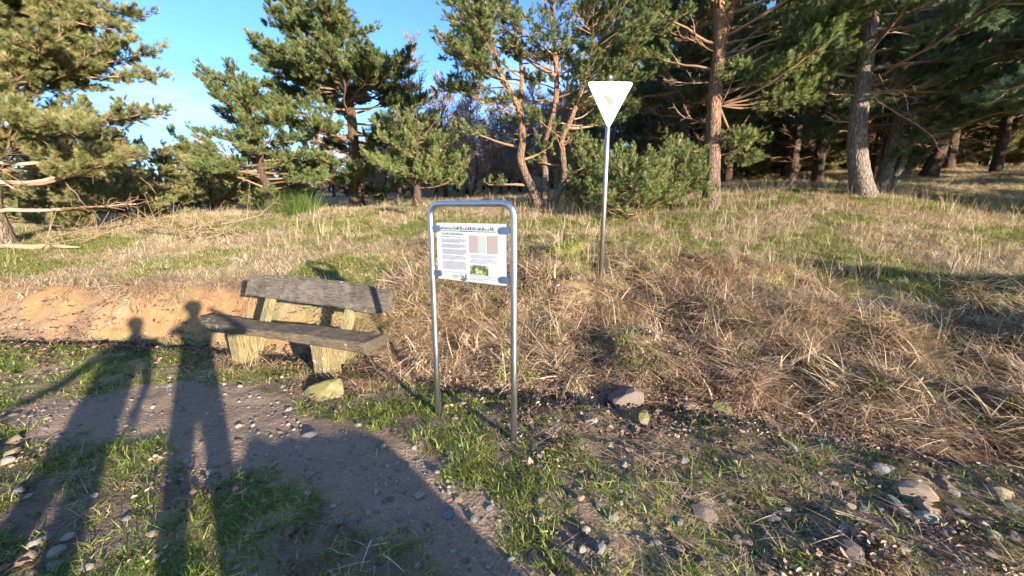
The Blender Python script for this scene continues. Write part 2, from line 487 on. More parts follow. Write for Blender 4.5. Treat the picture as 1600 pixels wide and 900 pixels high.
def points_mesh(name, pts, rot, size, nvar):
    pts = np.asarray(pts, np.float32); k = len(pts)
    m = bpy.data.meshes.new(name)
    m.vertices.add(k); m.vertices.foreach_set('co', pts.ravel())
    m.attributes.new('rot', 'FLOAT_VECTOR', 'POINT').data.foreach_set('vector', np.asarray(rot, np.float32).ravel())
    m.attributes.new('size', 'FLOAT', 'POINT').data.foreach_set('value', np.asarray(size, np.float32))
    m.attributes.new('pick', 'INT', 'POINT').data.foreach_set('value', rng.integers(0, nvar, k).astype(np.int32))
    return m

def scatter(name, pts, rot, size, pset, parent=None):
    g, nv = pset
    m = points_mesh(name, pts, rot, size, nv)
    o = obj(name, m, None, parent)
    md = o.modifiers.new('tufts', 'NODES'); md.node_group = g
    return o

def blades(n, h, spread, lean, width, droop=0.6, updir=0.0, seg=3, seed=0):
    """a clump of grass blades; updir pulls all of them to lean towards +x"""
    r = np.random.default_rng(seed); v = []; f = []
    for _ in range(n):
        a = r.uniform(0, 2 * np.pi); q = spread * math.sqrt(r.uniform())
        b = np.array([q * math.cos(a), q * math.sin(a), -0.02])
        aa = r.uniform(0, 2 * np.pi)
        hd = np.array([math.cos(aa) + updir, math.sin(aa), 0]); hd /= np.linalg.norm(hd) + 1e-6
        L = h * r.uniform(0.55, 1.15); ln = lean * (r.uniform(0.3, 1.3) if lean < 1.2 else r.uniform(0.9, 1.12))
        side = np.array([-hd[1], hd[0], 0]); w = width * (r.uniform(0.6, 1.2) if r.uniform() < .8 else r.uniform(1.4, 2.2))
        o = len(v)
        for k in range(seg + 1):
            t = k / seg
            ang = min(ln + droop * t * r.uniform(0.8, 1.2), 1.85)
            c = b + L * t * (hd * math.sin(ang) + np.array([0, 0, math.cos(ang)]))
            ww = w * (1 - t) ** 0.7 * 0.5
            if k == seg: v.append(tuple(c))
            else: v += [tuple(c - side * ww), tuple(c + side * ww)]
        for k in range(seg - 1): f.append((o + 2 * k, o + 2 * k + 1, o + 2 * k + 3, o + 2 * k + 2))
        f.append((o + 2 * seg - 2, o + 2 * seg - 1, o + 2 * seg))
    m = mesh_of('clump', v, f)
    m.attributes.new('tone', 'FLOAT', 'POINT').data.foreach_set('value', np.repeat(r.uniform(0, 1, n), 2 * seg + 1).astype(np.float32))
    return m

def leaves(n, spread, seed):
    r = np.random.default_rng(seed); v = []; f = []
    for _ in range(n):
        a = r.uniform(0, 2 * np.pi); q = spread * math.sqrt(r.uniform())
        c = np.array([q * math.cos(a), q * math.sin(a), r.uniform(0.004, 0.035)])
        L = r.uniform(0.008, 0.023); W = L * r.uniform(0.45, 0.65)
        R = np.array(Matrix.Rotation(r.uniform(0, 6.28), 3, 'Z') @ Matrix.Rotation(r.uniform(-0.9, 0.9), 3, 'X') @ Matrix.Rotation(r.uniform(-0.6, 0.6), 3, 'Y'))
        cu = r.uniform(-0.3, 0.9) * W
        loc = [(-L, 0, 0), (-L * 0.3, -W, cu), (L * 0.5, -W * 0.8, cu), (L, 0, 0), (L * 0.5, W * 0.8, cu), (-L * 0.3, W, cu), (0.1 * L, 0, -cu * 0.3)]
        o = len(v)
        v += [tuple(c + R @ np.array(p)) for p in loc]
        f += [(o, o + 1, o + 6), (o + 1, o + 2, o + 6), (o + 2, o + 3, o + 6), (o + 3, o + 4, o + 6), (o + 4, o + 5, o + 6), (o + 5, o, o + 6)]
    m = mesh_of('leaves', v, f)
    m.attributes.new('tone', 'FLOAT', 'POINT').data.foreach_set('value', np.repeat(r.uniform(0, 1, n), 7).astype(np.float32))
    return m

def needles(n, L, nl, nw, seed, fwd=0.75):
    """a pine shoot: needles standing round a short stem along +z"""
    r = np.random.default_rng(seed); v = []; f = []
    for k in range(n):
        t = r.uniform(0.0, 1.0); a = r.uniform(0, 2 * np.pi)
        b = np.array([0, 0, L * t])
        tilt = fwd * r.uniform(0.5, 1.5) * (1.1 - 0.6 * t)
        d = np.array([math.cos(a) * math.sin(tilt), math.sin(a) * math.sin(tilt), math.cos(tilt)])
        s = np.cross(d, [0.3, 0.2, 1.0]); s /= np.linalg.norm(s) + 1e-9
        l = nl * r.uniform(0.7, 1.2); o = len(v)
        v += [tuple(b - s * nw / 2), tuple(b + s * nw / 2), tuple(b + d * l)]
        f.append((o, o + 1, o + 2))
    return mesh_of('shoot', v, f)

PS = {}
for key, mat in (('needle', 'needle'), ('needle_blue', 'needle_blue'), ('needle_bright', 'needle_bright'), ('needle_dull', 'needle_dull')):
    PS[key] = proto_set('shoots_' + key, [needles(84, 0.075, 0.066, 0.0052, 100 + k, 1.0) for k in range(4)], M[mat])
PS['green'] = proto_set('green_clumps', [blades(22, 0.10, 0.05, 0.5, 0.005, 0.8, seed=k) for k in range(5)], M['green'])
PS['meadow'] = proto_set('meadow_clumps', [blades(34, 0.16, 0.11, 0.5, 0.006, 0.8, seed=20 + k) for k in range(5)], M['meadow'])
PS['lush'] = proto_set('lush_clumps', [blades(32, 0.14, 0.10, 0.5, 0.006, 0.8, seed=180 + k) for k in range(4)], M['lush'])
PS['straw'] = proto_set('dry_clumps', [blades(46, 0.46, 0.10, 0.85, 0.0055, 1.0, updir=1.1, seg=4, seed=40 + k) for k in range(6)], M['straw'])
PS['tussock'] = proto_set('tussock_clumps', [blades(18, 0.36 + .05 * k, 0.12, 0.75 + .06 * k, 0.009, 0.75, updir=0.5 + .25 * k, seg=5, seed=140 + k) for k in range(7)], M['straw'])
PS['mat'] = proto_set('straw_mats', [blades(24, 0.40, 0.17, 1.3, 0.008, 0.2, updir=0.6, seg=4, seed=160 + k) for k in range(6)], M['straw'])
PS['flatstraw'] = proto_set('lying_straw', [blades(22, 0.24, 0.12, 1.45, 0.0045, 0.15, updir=1.0, seed=60 + k) for k in range(5)], M['straw'])
PS['stalk'] = proto_set('stalk_clumps', [blades(7, 0.5, 0.08, 0.16, 0.005, 0.25, seed=80 + k) for k in range(5)], M['stalk'])
PS['litter'] = proto_set('leaf_clumps', [leaves(16, 0.10, 90 + k) for k in range(6)], M['litter'])
PS['moss'] = proto_set('moss_clumps', [blades(40, 0.028, 0.06, 0.6, 0.006, 0.5, seg=2, seed=110 + k) for k in range(4)], M['moss'])
PS['broom'] = proto_set('broom_clumps', [blades(40, 0.8, 0.15, 0.3, 0.008, 0.4, seed=120 + k) for k in range(3)], M['broom'])

# ------------------------------------------------------------------ trees
def euler_to(d):
    d = np.asarray(d, float)
    d = d / (np.linalg.norm(d, axis=1)[:, None] + 1e-9)
    return np.stack([np.zeros(len(d)), np.arccos(np.clip(d[:, 2], -1, 1)), np.arctan2(d[:, 1], d[:, 0])], 1)

class Tree:
    def __init__(s, name, label, base, bark='bark', needle='needle', group=None, cat='tree', seed=0, twig='twig'):
        s.root = empty(name, base); tag(s.root, label, cat, group)
        s.b = np.array(base, float); s.bark = bark; s.needle = needle; s.twig = twig
        s.tw = MB(); s.pt = []; s.dr = []; s.sz = []; s.r = np.random.default_rng(seed)
    def loc(s, p): return np.asarray(p, float) - s.b
    def stem(s, pts, r0, r1, name='trunk', n=14, flare=0.35):
        """a stem through points (local); returns its dense path"""
        p = spline(pts, 8); k = len(p)
        t = np.linspace(0, 1, k)
        rad = r0 + (r1 - r0) * t
        rad = rad * (1 + flare * np.exp(-t * k / 5.0))
        mb = MB(); mb.tube(p, rad, n, True, 0.05)
        mb.build(name, M[s.bark], s.root, True)
        s.path = p; s.rad = rad
        return p
    def branch(s, p0, az, L, el=0.2, up=0.3, r=0.04, foliage=1.0, start=0.35, own=True, dead=False, size=1.0, spread=1.0):
        R = s.r
        n = max(5, int(L * 3) + 2)
        pts = [np.array(p0, float)]; a = az; e = el
        st = L / n
        for k in range(n):
            a += R.normal(0, 0.24 if dead else 0.13); e += up / n + R.normal(0, 0.17 if dead else 0.09)
            pts.append(pts[-1] + st * np.array([math.cos(a) * math.cos(e), math.sin(a) * math.cos(e), math.sin(e)]))
        pts = np.array(pts)
        rad = np.linspace(r, max(r * 0.22, 0.006), n + 1)
        if own: MB().tube(pts, rad, 7, True, 0.06).build('limb', M['twig_pale'] if dead else M['limb'], s.root, True)
        else: s.tw.tube(pts, rad, 4, False)
        if dead and own and L > 1.4:
            for k in range(3):
                i = int(R.integers(n // 3, n - 1)); q = [pts[i]]; a2 = a + R.normal(0, .7); e2 = R.normal(.1, .3)
                for _ in range(5):
                    a2 += R.normal(0, .25); e2 += R.normal(0, .2)
                    q.append(q[-1] + L * .09 * np.array([math.cos(a2) * math.cos(e2), math.sin(a2) * math.cos(e2), math.sin(e2)]))
                s.tw.tube(q, np.linspace(rad[i] * .6, .005, 6), 5, False)
        # side twigs in a flat fan, needles on their outer part
        nsub = int(max(3, L / 0.17))
        for k in range(nsub):
            t = start + (1 - start) * (k + R.uniform(0, 1)) / nsub
            i = min(int(t * n), n - 1); q = pts[i] + (pts[i + 1] - pts[i]) * (t * n - i)
            ta = (pts[i + 1] - pts[i]); az2 = math.atan2(ta[1], ta[0]) + (1 if k % 2 else -1) * R.uniform(0.35, 1.15)
            e2 = math.asin(np.clip(ta[2] / (np.linalg.norm(ta) + 1e-9), -1, 1)) * 0.5 + R.uniform(-0.25, 0.55)
            l = (0.16 + 0.36 * L * (1 - t) * R.uniform(0.5, 1.2)) * spread
            l = min(l, 1.1)
            s.spray(q, az2, e2, l, foliage, dead, size)
        s.spray(pts[-1], a, e + 0.2, 0.25, foliage, dead, size)
        return pts
    def spray(s, q, az, e, l, foliage, dead, size):
        R = s.r
        d = np.array([math.cos(az) * math.cos(e), math.sin(az) * math.cos(e), math.sin(e)])
        mid = q + d * l * 0.5 + R.normal(0, 0.05 * l, 3)
        end = q + d * l + np.array([0, 0, l * R.uniform(0.0, 0.35)])
        s.tw.tube([q, mid, end], [0.011, 0.008, 0.004], 3, False)
        if dead:
            for _ in range(2):
                o = q + (end - q) * R.uniform(0.3, 0.9)
                s.tw.tube([o, o + (d + R.normal(0, 0.6, 3)) * l * 0.5], [0.006, 0.003], 3, False)
            return
        m = R.poisson(max(1.2, l / 0.048 * foliage))
        for _ in range(m):
            t = R.uniform(0.15, 1.0) ** 0.75
            o = q + (end - q) * t + R.normal(0, 0.045, 3)
            s.pt.append(o); s.dr.append(d * 0.8 + R.normal(0, 0.5, 3) + np.array([0, 0, 0.55])); s.sz.append(size * R.uniform(0.75, 1.25))
    def clump(s, c, rad, n, size=1.0):
        """a pad of shoots round a point"""
        R = s.r
        for _ in range(n):
            w = R.normal(0, 1, 3); w /= np.linalg.norm(w)
            o = np.asarray(c) + w * np.asarray(rad) * R.uniform(0.3, 1) ** 0.5
            s.pt.append(o); s.dr.append(w * 0.7 + R.normal(0, 0.4, 3) + np.array([0, 0, 0.6])); s.sz.append(size * R.uniform(0.75, 1.25))
    def finish(s):
        if s.tw.f:
            o = s.tw.build('twigs', M[s.twig], s.root); tag(o, kind='stuff')
        if s.pt:
            o = scatter('crown', np.array(s.pt), euler_to(np.array(s.dr)), np.array(s.sz), PS[s.needle], s.root); tag(o, kind='stuff')
        return s.root
    def whorls(s, path, t0, t1, n, length, el=0.1, up=0.4, foliage=1.0, start=0.35, big=10, r=0.045, size=1.0, az0=None, azw=math.pi, dead=False):
        """n branches along the stem path between fractions t0 and t1; length is a function of the fraction up the crown"""
        R = s.r; k = len(path) - 1
        for i in range(n):
            c = (i + R.uniform(0, 1)) / n; t = t0 + (t1 - t0) * c
            j = min(int(t * k), k - 1); p = path[j] + (path[j + 1] - path[j]) * (t * k - j)
            az = (i * 2.399 + R.uniform(-0.5, 0.5)) if az0 is None else az0 + R.uniform(-azw, azw)
            L = length(c) * R.uniform(0.7, 1.2)
            if L < 0.25: continue
            s.branch(p, az, L, el + 0.4 * c + R.uniform(-0.15, 0.15), up, r * (0.4 + 0.6 * L / 3.0), foliage, start, own=(L > 1.3 and i % max(1, n // big) == 0), size=size, dead=dead)

def gz(x, y): return Vector((x, y, Hs(x, y) - 0.06))

def base_at(px, Y, py=320):
    """a trunk base standing in that column, Y ahead"""
    x = (px - 800) / FPX * Y / ray(px, py)[1]
    return gz(x, Y)

# -- big pine leaning in on the left edge, trunk just at the picture's edge
b = base_at(2, 8.2, 380)
T = Tree('pine_tree', 'old spreading pine with long pale bare lower limbs beside the brushwood heap', b, 'bark', 'needle_dull', 'pines round the clearing', seed=1)
p = T.stem([(0, 0, 0), (-0.05, 0, 0.9), (0.02, 0.1, 1.8), (-0.15, 0.1, 3.2), (-0.3, 0.0, 5.0), (-0.35, 0.1, 7.2)], 0.20, 0.05)
for z, az, L, el, up in [(0.75, -0.05, 2.6, 0.12, -0.35), (1.35, 0.1, 3.1, 0.06, -0.05), (1.5, -0.5, 1.6, 0.2, 0.4), (1.75, 0.25, 2.4, 0.05, 0.1), (2.0, -0.15, 2.8, 0.06, 0.0)]:
    T.branch((0, 0, z), az, L, el, up, 0.045, 0.4, 0.5, dead=True)
for z, az, L, el, up in [(2.3, -0.1, 3.6, 0.08, 0.15), (2.5, 0.5, 3.3, 0.1, 0.2), (2.75, -0.5, 2.9, 0.1, 0.3), (3.1, 0.05, 3.3, 0.12, 0.2), (3.4, 0.6, 3.2, 0.1, 0.3), (3.6, -0.35, 3.0, 0.15, 0.3),
                         (3.9, 0.2, 3.4, 0.1, 0.25), (4.3, -0.2, 3.2, 0.15, 0.3), (4.6, 0.55, 3.0, 0.2, 0.3), (5.0, 0.0, 3.0, 0.2, 0.3), (5.5, 0.3, 2.6, 0.3, 0.3), (5.9, -0.2, 2.3, 0.3, 0.3)]:
    T.branch((-0.1, 0, z), az, L, el, up, 0.04, 2.6, 0.22, size=1.15)
T.whorls(p, 0.3, 1.0, 40, lambda c: 2.9 * (1 - c * 0.5), 0.05, 0.3, 2.3, size=1.15)
for k in range(16): T.branch((-0.1, 0, 2.7 + 0.22 * k), (-.5, .15, .6, -.2)[k % 4], (3.1, 2.6, 2.9, 3.3)[k % 4] * (1 - .02 * k), 0.08, 0.25, 0.03, 2.4, 0.2, own=False, size=1.15)
T.finish()

# -- low spreading boughs of young pines behind that tree
for k, (px, Y, h) in enumerate([(95, 11.0, 2.2), (185, 13.0, 2.4), (255, 15.5, 2.3), (330, 18.0, 2.5), (395, 17.0, 2.5), (40, 14.5, 2.7), (150, 19, 2.8)]):
    b = base_at(px, Y)
    T = Tree('young_pine', ['low bushy pine just behind the brushwood heap', 'low bushy pine with a bare patch of grass at its right', 'dull green young pine below the open blue sky', 'dull green young pine at the left foot of the forked pine',
                            'dense young pine right in front of the forked pine trunk', 'dark young pine behind the bare lower limbs', 'distant young pine seen through the bare lower limbs'][k], b, 'bark_dark', 'needle_dull', 'young pines along the clearing', seed=30 + k)
    p = T.stem([(0, 0, 0), (0.05, 0, h * 0.5), (0, 0.05, h)], 0.07, 0.015, n=8)
    T.whorls(p, 0.03, 1.0, 30, lambda c: h * 0.62 * (1 - c * 0.72), 0.05, 0.4, 2.2, 0.15, 4, 0.03, size=1.2)
    T.finish()

# -- forked pine left of the big one
b = base_at(420, 14.5, 300)
T = Tree('pine_tree', 'round-crowned pine with dark trunk leaning against its taller neighbour', b, 'bark_dark', 'needle', 'pines round the clearing', seed=2)
p = T.stem([(0, 0, 0), (0.0, 0, 0.9), (-0.2, 0, 1.6), (-0.1, 0, 2.6), (-0.4, 0, 3.5), (-0.6, 0, 4.2)], 0.17, 0.04)
T.whorls(p, 0.30, 1.0, 40, lambda c: 2.5 * (1 - c * 0.6), -0.05, 0.25, 2.2, 0.3, 10, size=1.25)
T.whorls(p, 0.10, 0.32, 8, lambda c: 1.9, -0.1, 0.3, 1.1, 0.5, 3, size=1.2)
T.finish()

# -- big pine in the middle left
b = base_at(556, 16.0, 300)
T = Tree('pine_tree', 'tall full pine with a ragged pointed top against the blue sky', b, 'bark_dark', 'needle', 'pines round the clearing', seed=3)
p = T.stem([(0, 0, 0), (0.05, 0, 2.0), (0.0, 0, 4.0), (-0.35, 0, 5.2), (-0.75, 0, 6.2), (-1.0, 0, 6.9)], 0.24, 0.03)
T.whorls(p, 0.42, 1.0, 56, lambda c: 3.3 * (1 - c * 0.78), -0.08, 0.25, 2.3, 0.25, 12, size=1.35)
T.whorls(p, 0.22, 0.45, 20, lambda c: 3.7, -0.1, 0.1, 1.9, 0.45, 8, size=1.35)
T.whorls(p, 0.05, 0.25, 16, lambda c: 2.6, -0.1, 0.35, 1.6, 0.35, 4, size=1.35)
for az in (2.6, 3.0, 3.4): T.branch(p[int(len(p) * 0.5)], az, 3.4, 0.1, 0.3, 0.06, 1.6, 0.35, size=1.4)
T.finish()

# -- young bright pine with its own trunk, right of the big one
b = base_at(652, 12.5, 300)
T = Tree('young_pine', 'bright green young pine on a short dark trunk left of the information board', b, 'bark_dark', 'needle_bright', 'young pines along the clearing', seed=4)
p = T.stem([(0, 0, 0), (0, 0, 0.7), (0.05, 0, 1.5), (0.1, 0, 2.5)], 0.13, 0.02)
T.whorls(p, 0.28, 1.0, 34, lambda c: 1.75 * (1 - c * 0.62), 0.05, 0.4, 1.6, 0.25, 4, 0.03, size=1.15)
T.finish()

# -- slender bare tree behind it
def bare_tree(name, label, b, h, r0, seed, group=None, n=34, mat='bark_dark', twig='twig_red', spread=0.3, t0=0.25):
    T = Tree(name, label, b, mat, 'needle', group, seed=seed, twig=twig)
    R = T.r
    p = T.stem([(0, 0, 0), (R.normal(0, .1), 0, h * 0.35), (R.normal(0, .15), 0, h * 0.7), (R.normal(0, .2), 0, h)], r0, 0.012, n=9)
    k = len(p) - 1
    for i in range(n):
        c = (i + R.uniform()) / n; t = t0 + (1 - t0) * c
        j = min(int(t * k), k - 1); q = p[j]
        az = i * 2.399 + R.uniform(-.4, .4); L = h * spread * (1 - c * 0.75) * R.uniform(0.7, 1.2); el = 0.5 + R.uniform(-.1, .3)
        pts = [q]; a = az; e = el
        for m in range(6):
            a += R.normal(0, .2); e += R.normal(0.05, .12)
            pts.append(pts[-1] + L / 6 * np.array([math.cos(a) * math.cos(e), math.sin(a) * math.cos(e), math.sin(e)]))
        T.tw.tube(pts, np.linspace(r0 * 0.3, 0.006, 7), 4, False)
        for m in range(9):
            o = pts[R.integers(1, 6)]; l = L * R.uniform(.2, .45); a2 = a + R.normal(0, .8); e2 = e + R.normal(0.2, .4)
            dd = np.array([math.cos(a2) * math.cos(e2), math.sin(a2) * math.cos(e2), math.sin(e2)])
            en = o + dd * l
            T.tw.tube([o, o + dd * l * .5 + R.normal(0, .04, 3), en], [0.014, 0.011, 0.008], 3, False)
            for _ in range(3):
                T.tw.tube([o + dd * l * R.uniform(.3, .9), en + R.normal(0, l * .35, 3)], [0.009, 0.007], 3, False)
    return T.finish()
bare_tree('bare_tree', 'slender leafless tree with fine twigs between two pines', base_at(655, 17), 6.4, 0.08, 5, None, 40, twig='twig', spread=0.26, t0=0.15)

# -- many-stemmed pine in the middle
Y4 = 11.0
b = on_ray(850, 326, Y4); b = gz(b[0], b[1])
T = Tree('pine_tree', 'open pine with several curved stems rising from one base', b, 'bark_orange', 'needle', 'pines round the clearing', seed=6)
def L4(pts): return [T.loc(on_ray(x, y, Y4 + dy)) for x, y, dy in pts]
SA = T.stem([(-0.05, 0, -0.05)] + L4([(835, 305, 0), (814, 253, -.1), (816, 218, -.1), (811, 171, 0), (785, 122, .1), (772, 78, .2), (760, 20, .3), (745, -60, .3)]), 0.125, 0.04, 'trunk', 12, 0.5)
SA2 = T.stem(L4([(811, 171, 0), (815, 120, .3), (808, 60, .5), (790, 0, .8), (785, -70, 1)]), 0.06, 0.02, 'stem', 9, 0)
SB = T.stem([(0.05, 0.1, 0)] + L4([(852, 280, .2), (853, 225, .25), (868, 160, .3), (869, 97, .3), (863, 39, .3), (861, -60, .3)]), 0.105, 0.035, 'stem', 12, 0.3)
SC = T.stem([(0.1, -0.05, -0.05)] + L4([(872, 302, -.1), (881, 275, -.15), (879, 240, -.2), (878, 218, -.2), (892, 187, -.2), (906, 148, -.1), (923, 97, 0), (927, 66, 0), (914, 30, .1), (905, -50, .1)]), 0.10, 0.03, 'stem', 12, 0.3)
for pth, t0, n, az0 in ((SA, 0.5, 24, math.pi), (SA2, 0.15, 20, 2.4), (SB, 0.40, 26, None), (SC, 0.5, 24, 0.0)):
    T.whorls(pth, t0, 1.0, n, lambda c: 2.3 * (1 - c * 0.35), 0.15, 0.25, 1.5, 0.4, 8, 0.028, size=1.1, az0=az0, azw=1.5)
for x, y, az, L, el in [(815, 232, 3.0, 1.7, .25), (811, 171, 2.9, 2.0, .3), (868, 118, 2.7, 2.3, .5), (900, 165, .1, 1.9, .3), (886, 200, .4, 1.3, .1), (814, 250, 0.2, .8, .2), (884, 262, 2.6, 0.8, .3), (829, 290, 3.1, 1.0, .1), (879, 285, 0.3, .9, .2)]:
    T.branch(L4([(x, y, 0)])[0], az, L, el, 0.2, 0.045, 1.1, 0.5, size=1.1)
T.whorls(SC, 0.2, 0.45, 5, lambda c: 0.9, 0.1, 0.3, 1.4, 0.4, 2, 0.03)
for k in range(16):
    pth = (SA, SB, SC, SA2)[k % 4]; q = pth[T.r.integers(len(pth) // 3, len(pth) - 1)]
    T.branch(q, T.r.uniform(0, 6.28), T.r.uniform(.8, 1.6), 0.1, 0.1, 0.02, 0, 0.2, own=False, dead=True)
T.finish()

# -- low bushy pine right of the sign pole
for k, (px, Y, h, w) in enumerate([(985, 9.4, 1.15, 1.0), (1050, 10.2, 1.25, 0.85), (915, 11.3, 1.5, .8)]):
    b = base_at(px, Y, 322)
    T = Tree('young_pine', ['bright low pine bush right behind the triangular sign pole', 'bright low pine bush touching the orange-barked trunk', 'small pine bush between the curved stems and the sign pole'][k], b, 'bark_dark', 'needle_bright', 'young pines along the clearing', seed=50 + k)
    p = T.stem([(0, 0, 0), (0.05, 0, h * 0.5), (0, 0, h)], 0.06, 0.015, n=8)
    T.whorls(p, 0.05, 1.0, 26, lambda c: w * 1.25 * (1 - c * 0.6), 0.1, 0.5, 1.7, 0.2, 3, 0.025, size=1.0)
    T.finish()

# -- orange-barked pine
Y6 = 10.3
b = on_ray(1111, 327, Y6); b = gz(b[0], b[1])
T = Tree('pine_tree', 'straight pine whose orange upper trunk forks high above the meadow', b, 'bark_orange', 'needle_bright', 'pines round the clearing', seed=8)
def L6(pts): return [T.loc(on_ray(x, y, Y6 + dy)) for x, y, dy in pts]
T6 = T.stem([(0, 0, 0)] + L6([(1112, 280, 0), (1114, 220, 0), (1117, 150, 0), (1125, 65, 0), (1122, 0, .1), (1112, -80, .3), (1105, -160, .4)]), 0.205, 0.09, 'trunk', 16, 0.25)
T6b = T.stem(L6([(1124, 75, 0), (1136, 35, 0), (1150, 0, 0), (1165, -60, -.1), (1175, -140, -.2)]), 0.12, 0.05, 'stem', 12, 0.2)
for x, y, az, L, el, up, fo in [(1120, 165, -.25, 2.6, .35, .15, 3.0), (1122, 150, .1, 3.0, .25, .3, 3.0), (1122, 120, -.6, 2.6, .4, .1, 3.0), (1126, 90, 0.3, 3.2, .3, .1, 3.0), (1126, 95, -.3, 3.4, .22, .2, 3.0), (1126, 60, -.5, 3.0, .3, .2, 3.0),
                                (1114, 220, -.6, 0.9, .1, -.1, 1.8), (1114, 228, .3, 0.9, .0, -.2, 1.8), (1113, 235, 2.6, 0.7, .1, 0, 1.6), (1120, 70, 3.0, 2.4, .35, .2, 1.3), (1122, 110, 2.8, 2.0, .3, .3, 1.2)]:
    T.branch(L6([(x, y, 0)])[0], az, L, el, up, 0.038, fo, 0.4, size=1.1)
for x, y, dy, n in [(1190, 118, -.4, 110), (1225, 95, -.5, 150), (1262, 78, -.6, 150), (1300, 52, -.6, 170), (1275, 118, -.4, 140), (1240, 145, -.3, 130), (1205, 160, -.2, 90), (1318, 88, -.4, 130), (1330, 30, -.3, 150), (1290, 15, -.5, 150), (1255, 160, -.1, 80), (1150, 215, -.2, 90), (1165, 245, -.1, 80), (1150, 110, -.6, 60)]:
    c_ = L6([(x, y, dy)])[0]
    T.clump(c_, (.42, .4, .2), n, 1.05); T.tw.tube(spline([L6([(1124, min(165, y + 55), 0)])[0], (L6([(1124, min(165, y + 55), 0)])[0] + c_) / 2 + np.array([0, 0, -.1]), c_], 4), np.linspace(.022, .008, 9), 5, False)
T.whorls(T6, 0.62, 1.0, 18, lambda c: 2.6 * (1 - .3 * c), 0.2, 0.3, 1.3, 0.45, 8, size=1.2)
T.whorls(T6b, 0.3, 1.0, 14, lambda c: 2.4, 0.2, 0.3, 1.3, 0.45, 6, size=1.2)
for k in range(9): T.branch(T6[T.r.integers(12, 40)], T.r.uniform(0, 6.28), T.r.uniform(.5, 1.2), 0.2, 0.1, 0.018, 0, 0.2, own=False, dead=True)
T.finish()

# -- darker pine left of it
b = base_at(1070, 12.8)
T = Tree('pine_tree', 'dim reddish pine trunk just left of the orange-barked pine', b, 'bark_dark', 'needle_blue', 'pines round the clearing', seed=9)
p = T.stem([(0, 0, 0), (-.15, 0, 1.5), (-.25, 0, 3), (-.2, 0, 5), (-.1, 0, 7.5), (0, 0, 9.5)], 0.17, 0.06)
T.whorls(p, 0.4, 1.0, 40, lambda c: 2.7 * (1 - .4 * c), 0.1, 0.4, 1.3, 0.4, 8, size=1.3)
T.whorls(p, 0.12, 0.4, 14, lambda c: 1.5, 0.0, 0.1, 0.1, 0.3, 5, 0.02, dead=True)
T.finish()

# -- stout grey pine on the right
Y8 = 10.0
b = on_ray(1347, 308, Y8); b = gz(b[0], b[1])
T = Tree('pine_tree', 'stout grey-barked pine with short dead branch stubs', b, 'bark_grey', 'needle_blue', 'pines round the clearing', seed=10)
def L8(pts): return [T.loc(on_ray(x, y, Y8 + dy)) for x, y, dy in pts]
T8 = T.stem([(0.05, 0, 0)] + L8([(1343, 270, 0), (1339, 215, 0), (1345, 150, 0), (1354, 80, 0), (1362, 15, 0), (1370, -60, 0), (1380, -200, 0)]), 0.215, 0.12, 'trunk', 18, 0.35)
for x, y, az, L, el in [(1360, 22, 0.1, 2.2, .05), (1358, 55, -.2, 1.2, .1), (1350, 110, .3, 1.6, .1), (1348, 135, .1, 2.2, -.1), (1346, 150, -.4, 1.6, -.2), (1342, 190, 3.0, .5, .1), (1345, 150, 2.9, .6, 0), (1352, 90, 2.6, .8, .1)]:
    T.branch(L8([(x, y, 0)])[0], az, L, el, -0.1, 0.02, 0, 0.2, dead=True)
T.whorls(T8, 0.42, 1.0, 34, lambda c: 3.2 * (1 - .3 * c), 0.0, 0.3, 1.3, 0.35, 10, size=1.3)
T.finish()

# -- twin leaning trunks behind it and the single trunk further right
for k, (px, Y, top, r, lab) in enumerate([(1378, 11.8, (0.25, 0, 3.0), .17, 'leaning pine with a twin trunk behind the stout grey pine'), (1448, 17.0, (1.2, 0, 5), .24, 'leaning dark pine in the shade right of the stout grey pine')]):
    b = base_at(px, Y, 285)
    T = Tree('pine_tree', lab, b, 'bark_grey' if k == 0 else 'bark_dark', 'needle_blue', 'pines round the clearing', seed=12 + k)
    t = np.array(top)
    p = T.stem([(0, 0, 0), t * .3, t * .7, t, t * 1.6, t * 2.6], r, 0.06)
    if k == 0: T.stem([(0.05, 0, -.02), (.3, 0, .45), (.6, .05, 1.2), (.9, .1, 2.1), (1.1, .1, 4), (1.2, .1, 6)], .12, .04, 'stem')
    T.whorls(p, 0.35, 1.0, 36, lambda c: 2.6, 0.05, 0.3, 1.4, 0.35, 8, size=1.35)
    T.finish()

# -- drooping pine whose trunk stands outside the frame, boughs hanging in from the right
b = gz(12.6, 8.6)
T = Tree('pine_tree', 'dark pine hanging long drooping boughs in over the shaded meadow', b, 'bark_grey', 'needle_blue', 'pines round the clearing', seed=15)
p = T.stem([(0, 0, 0), (0, 0, 2), (0.1, 0, 5), (0, 0, 9)], 0.24, 0.07)
T.whorls(p, 0.36, 0.95, 46, lambda c: 4.2 * (1 - .45 * c), 0.2, -0.45, 1.8, 0.3, 14, 0.06, size=1.3, az0=math.pi, azw=1.6)
T.whorls(p, 0.3, 1.0, 18, lambda c: 3.0 * (1 - .45 * c), 0.1, 0.0, 1.2, 0.35, 4, 0.05, size=1.3)
T.finish()

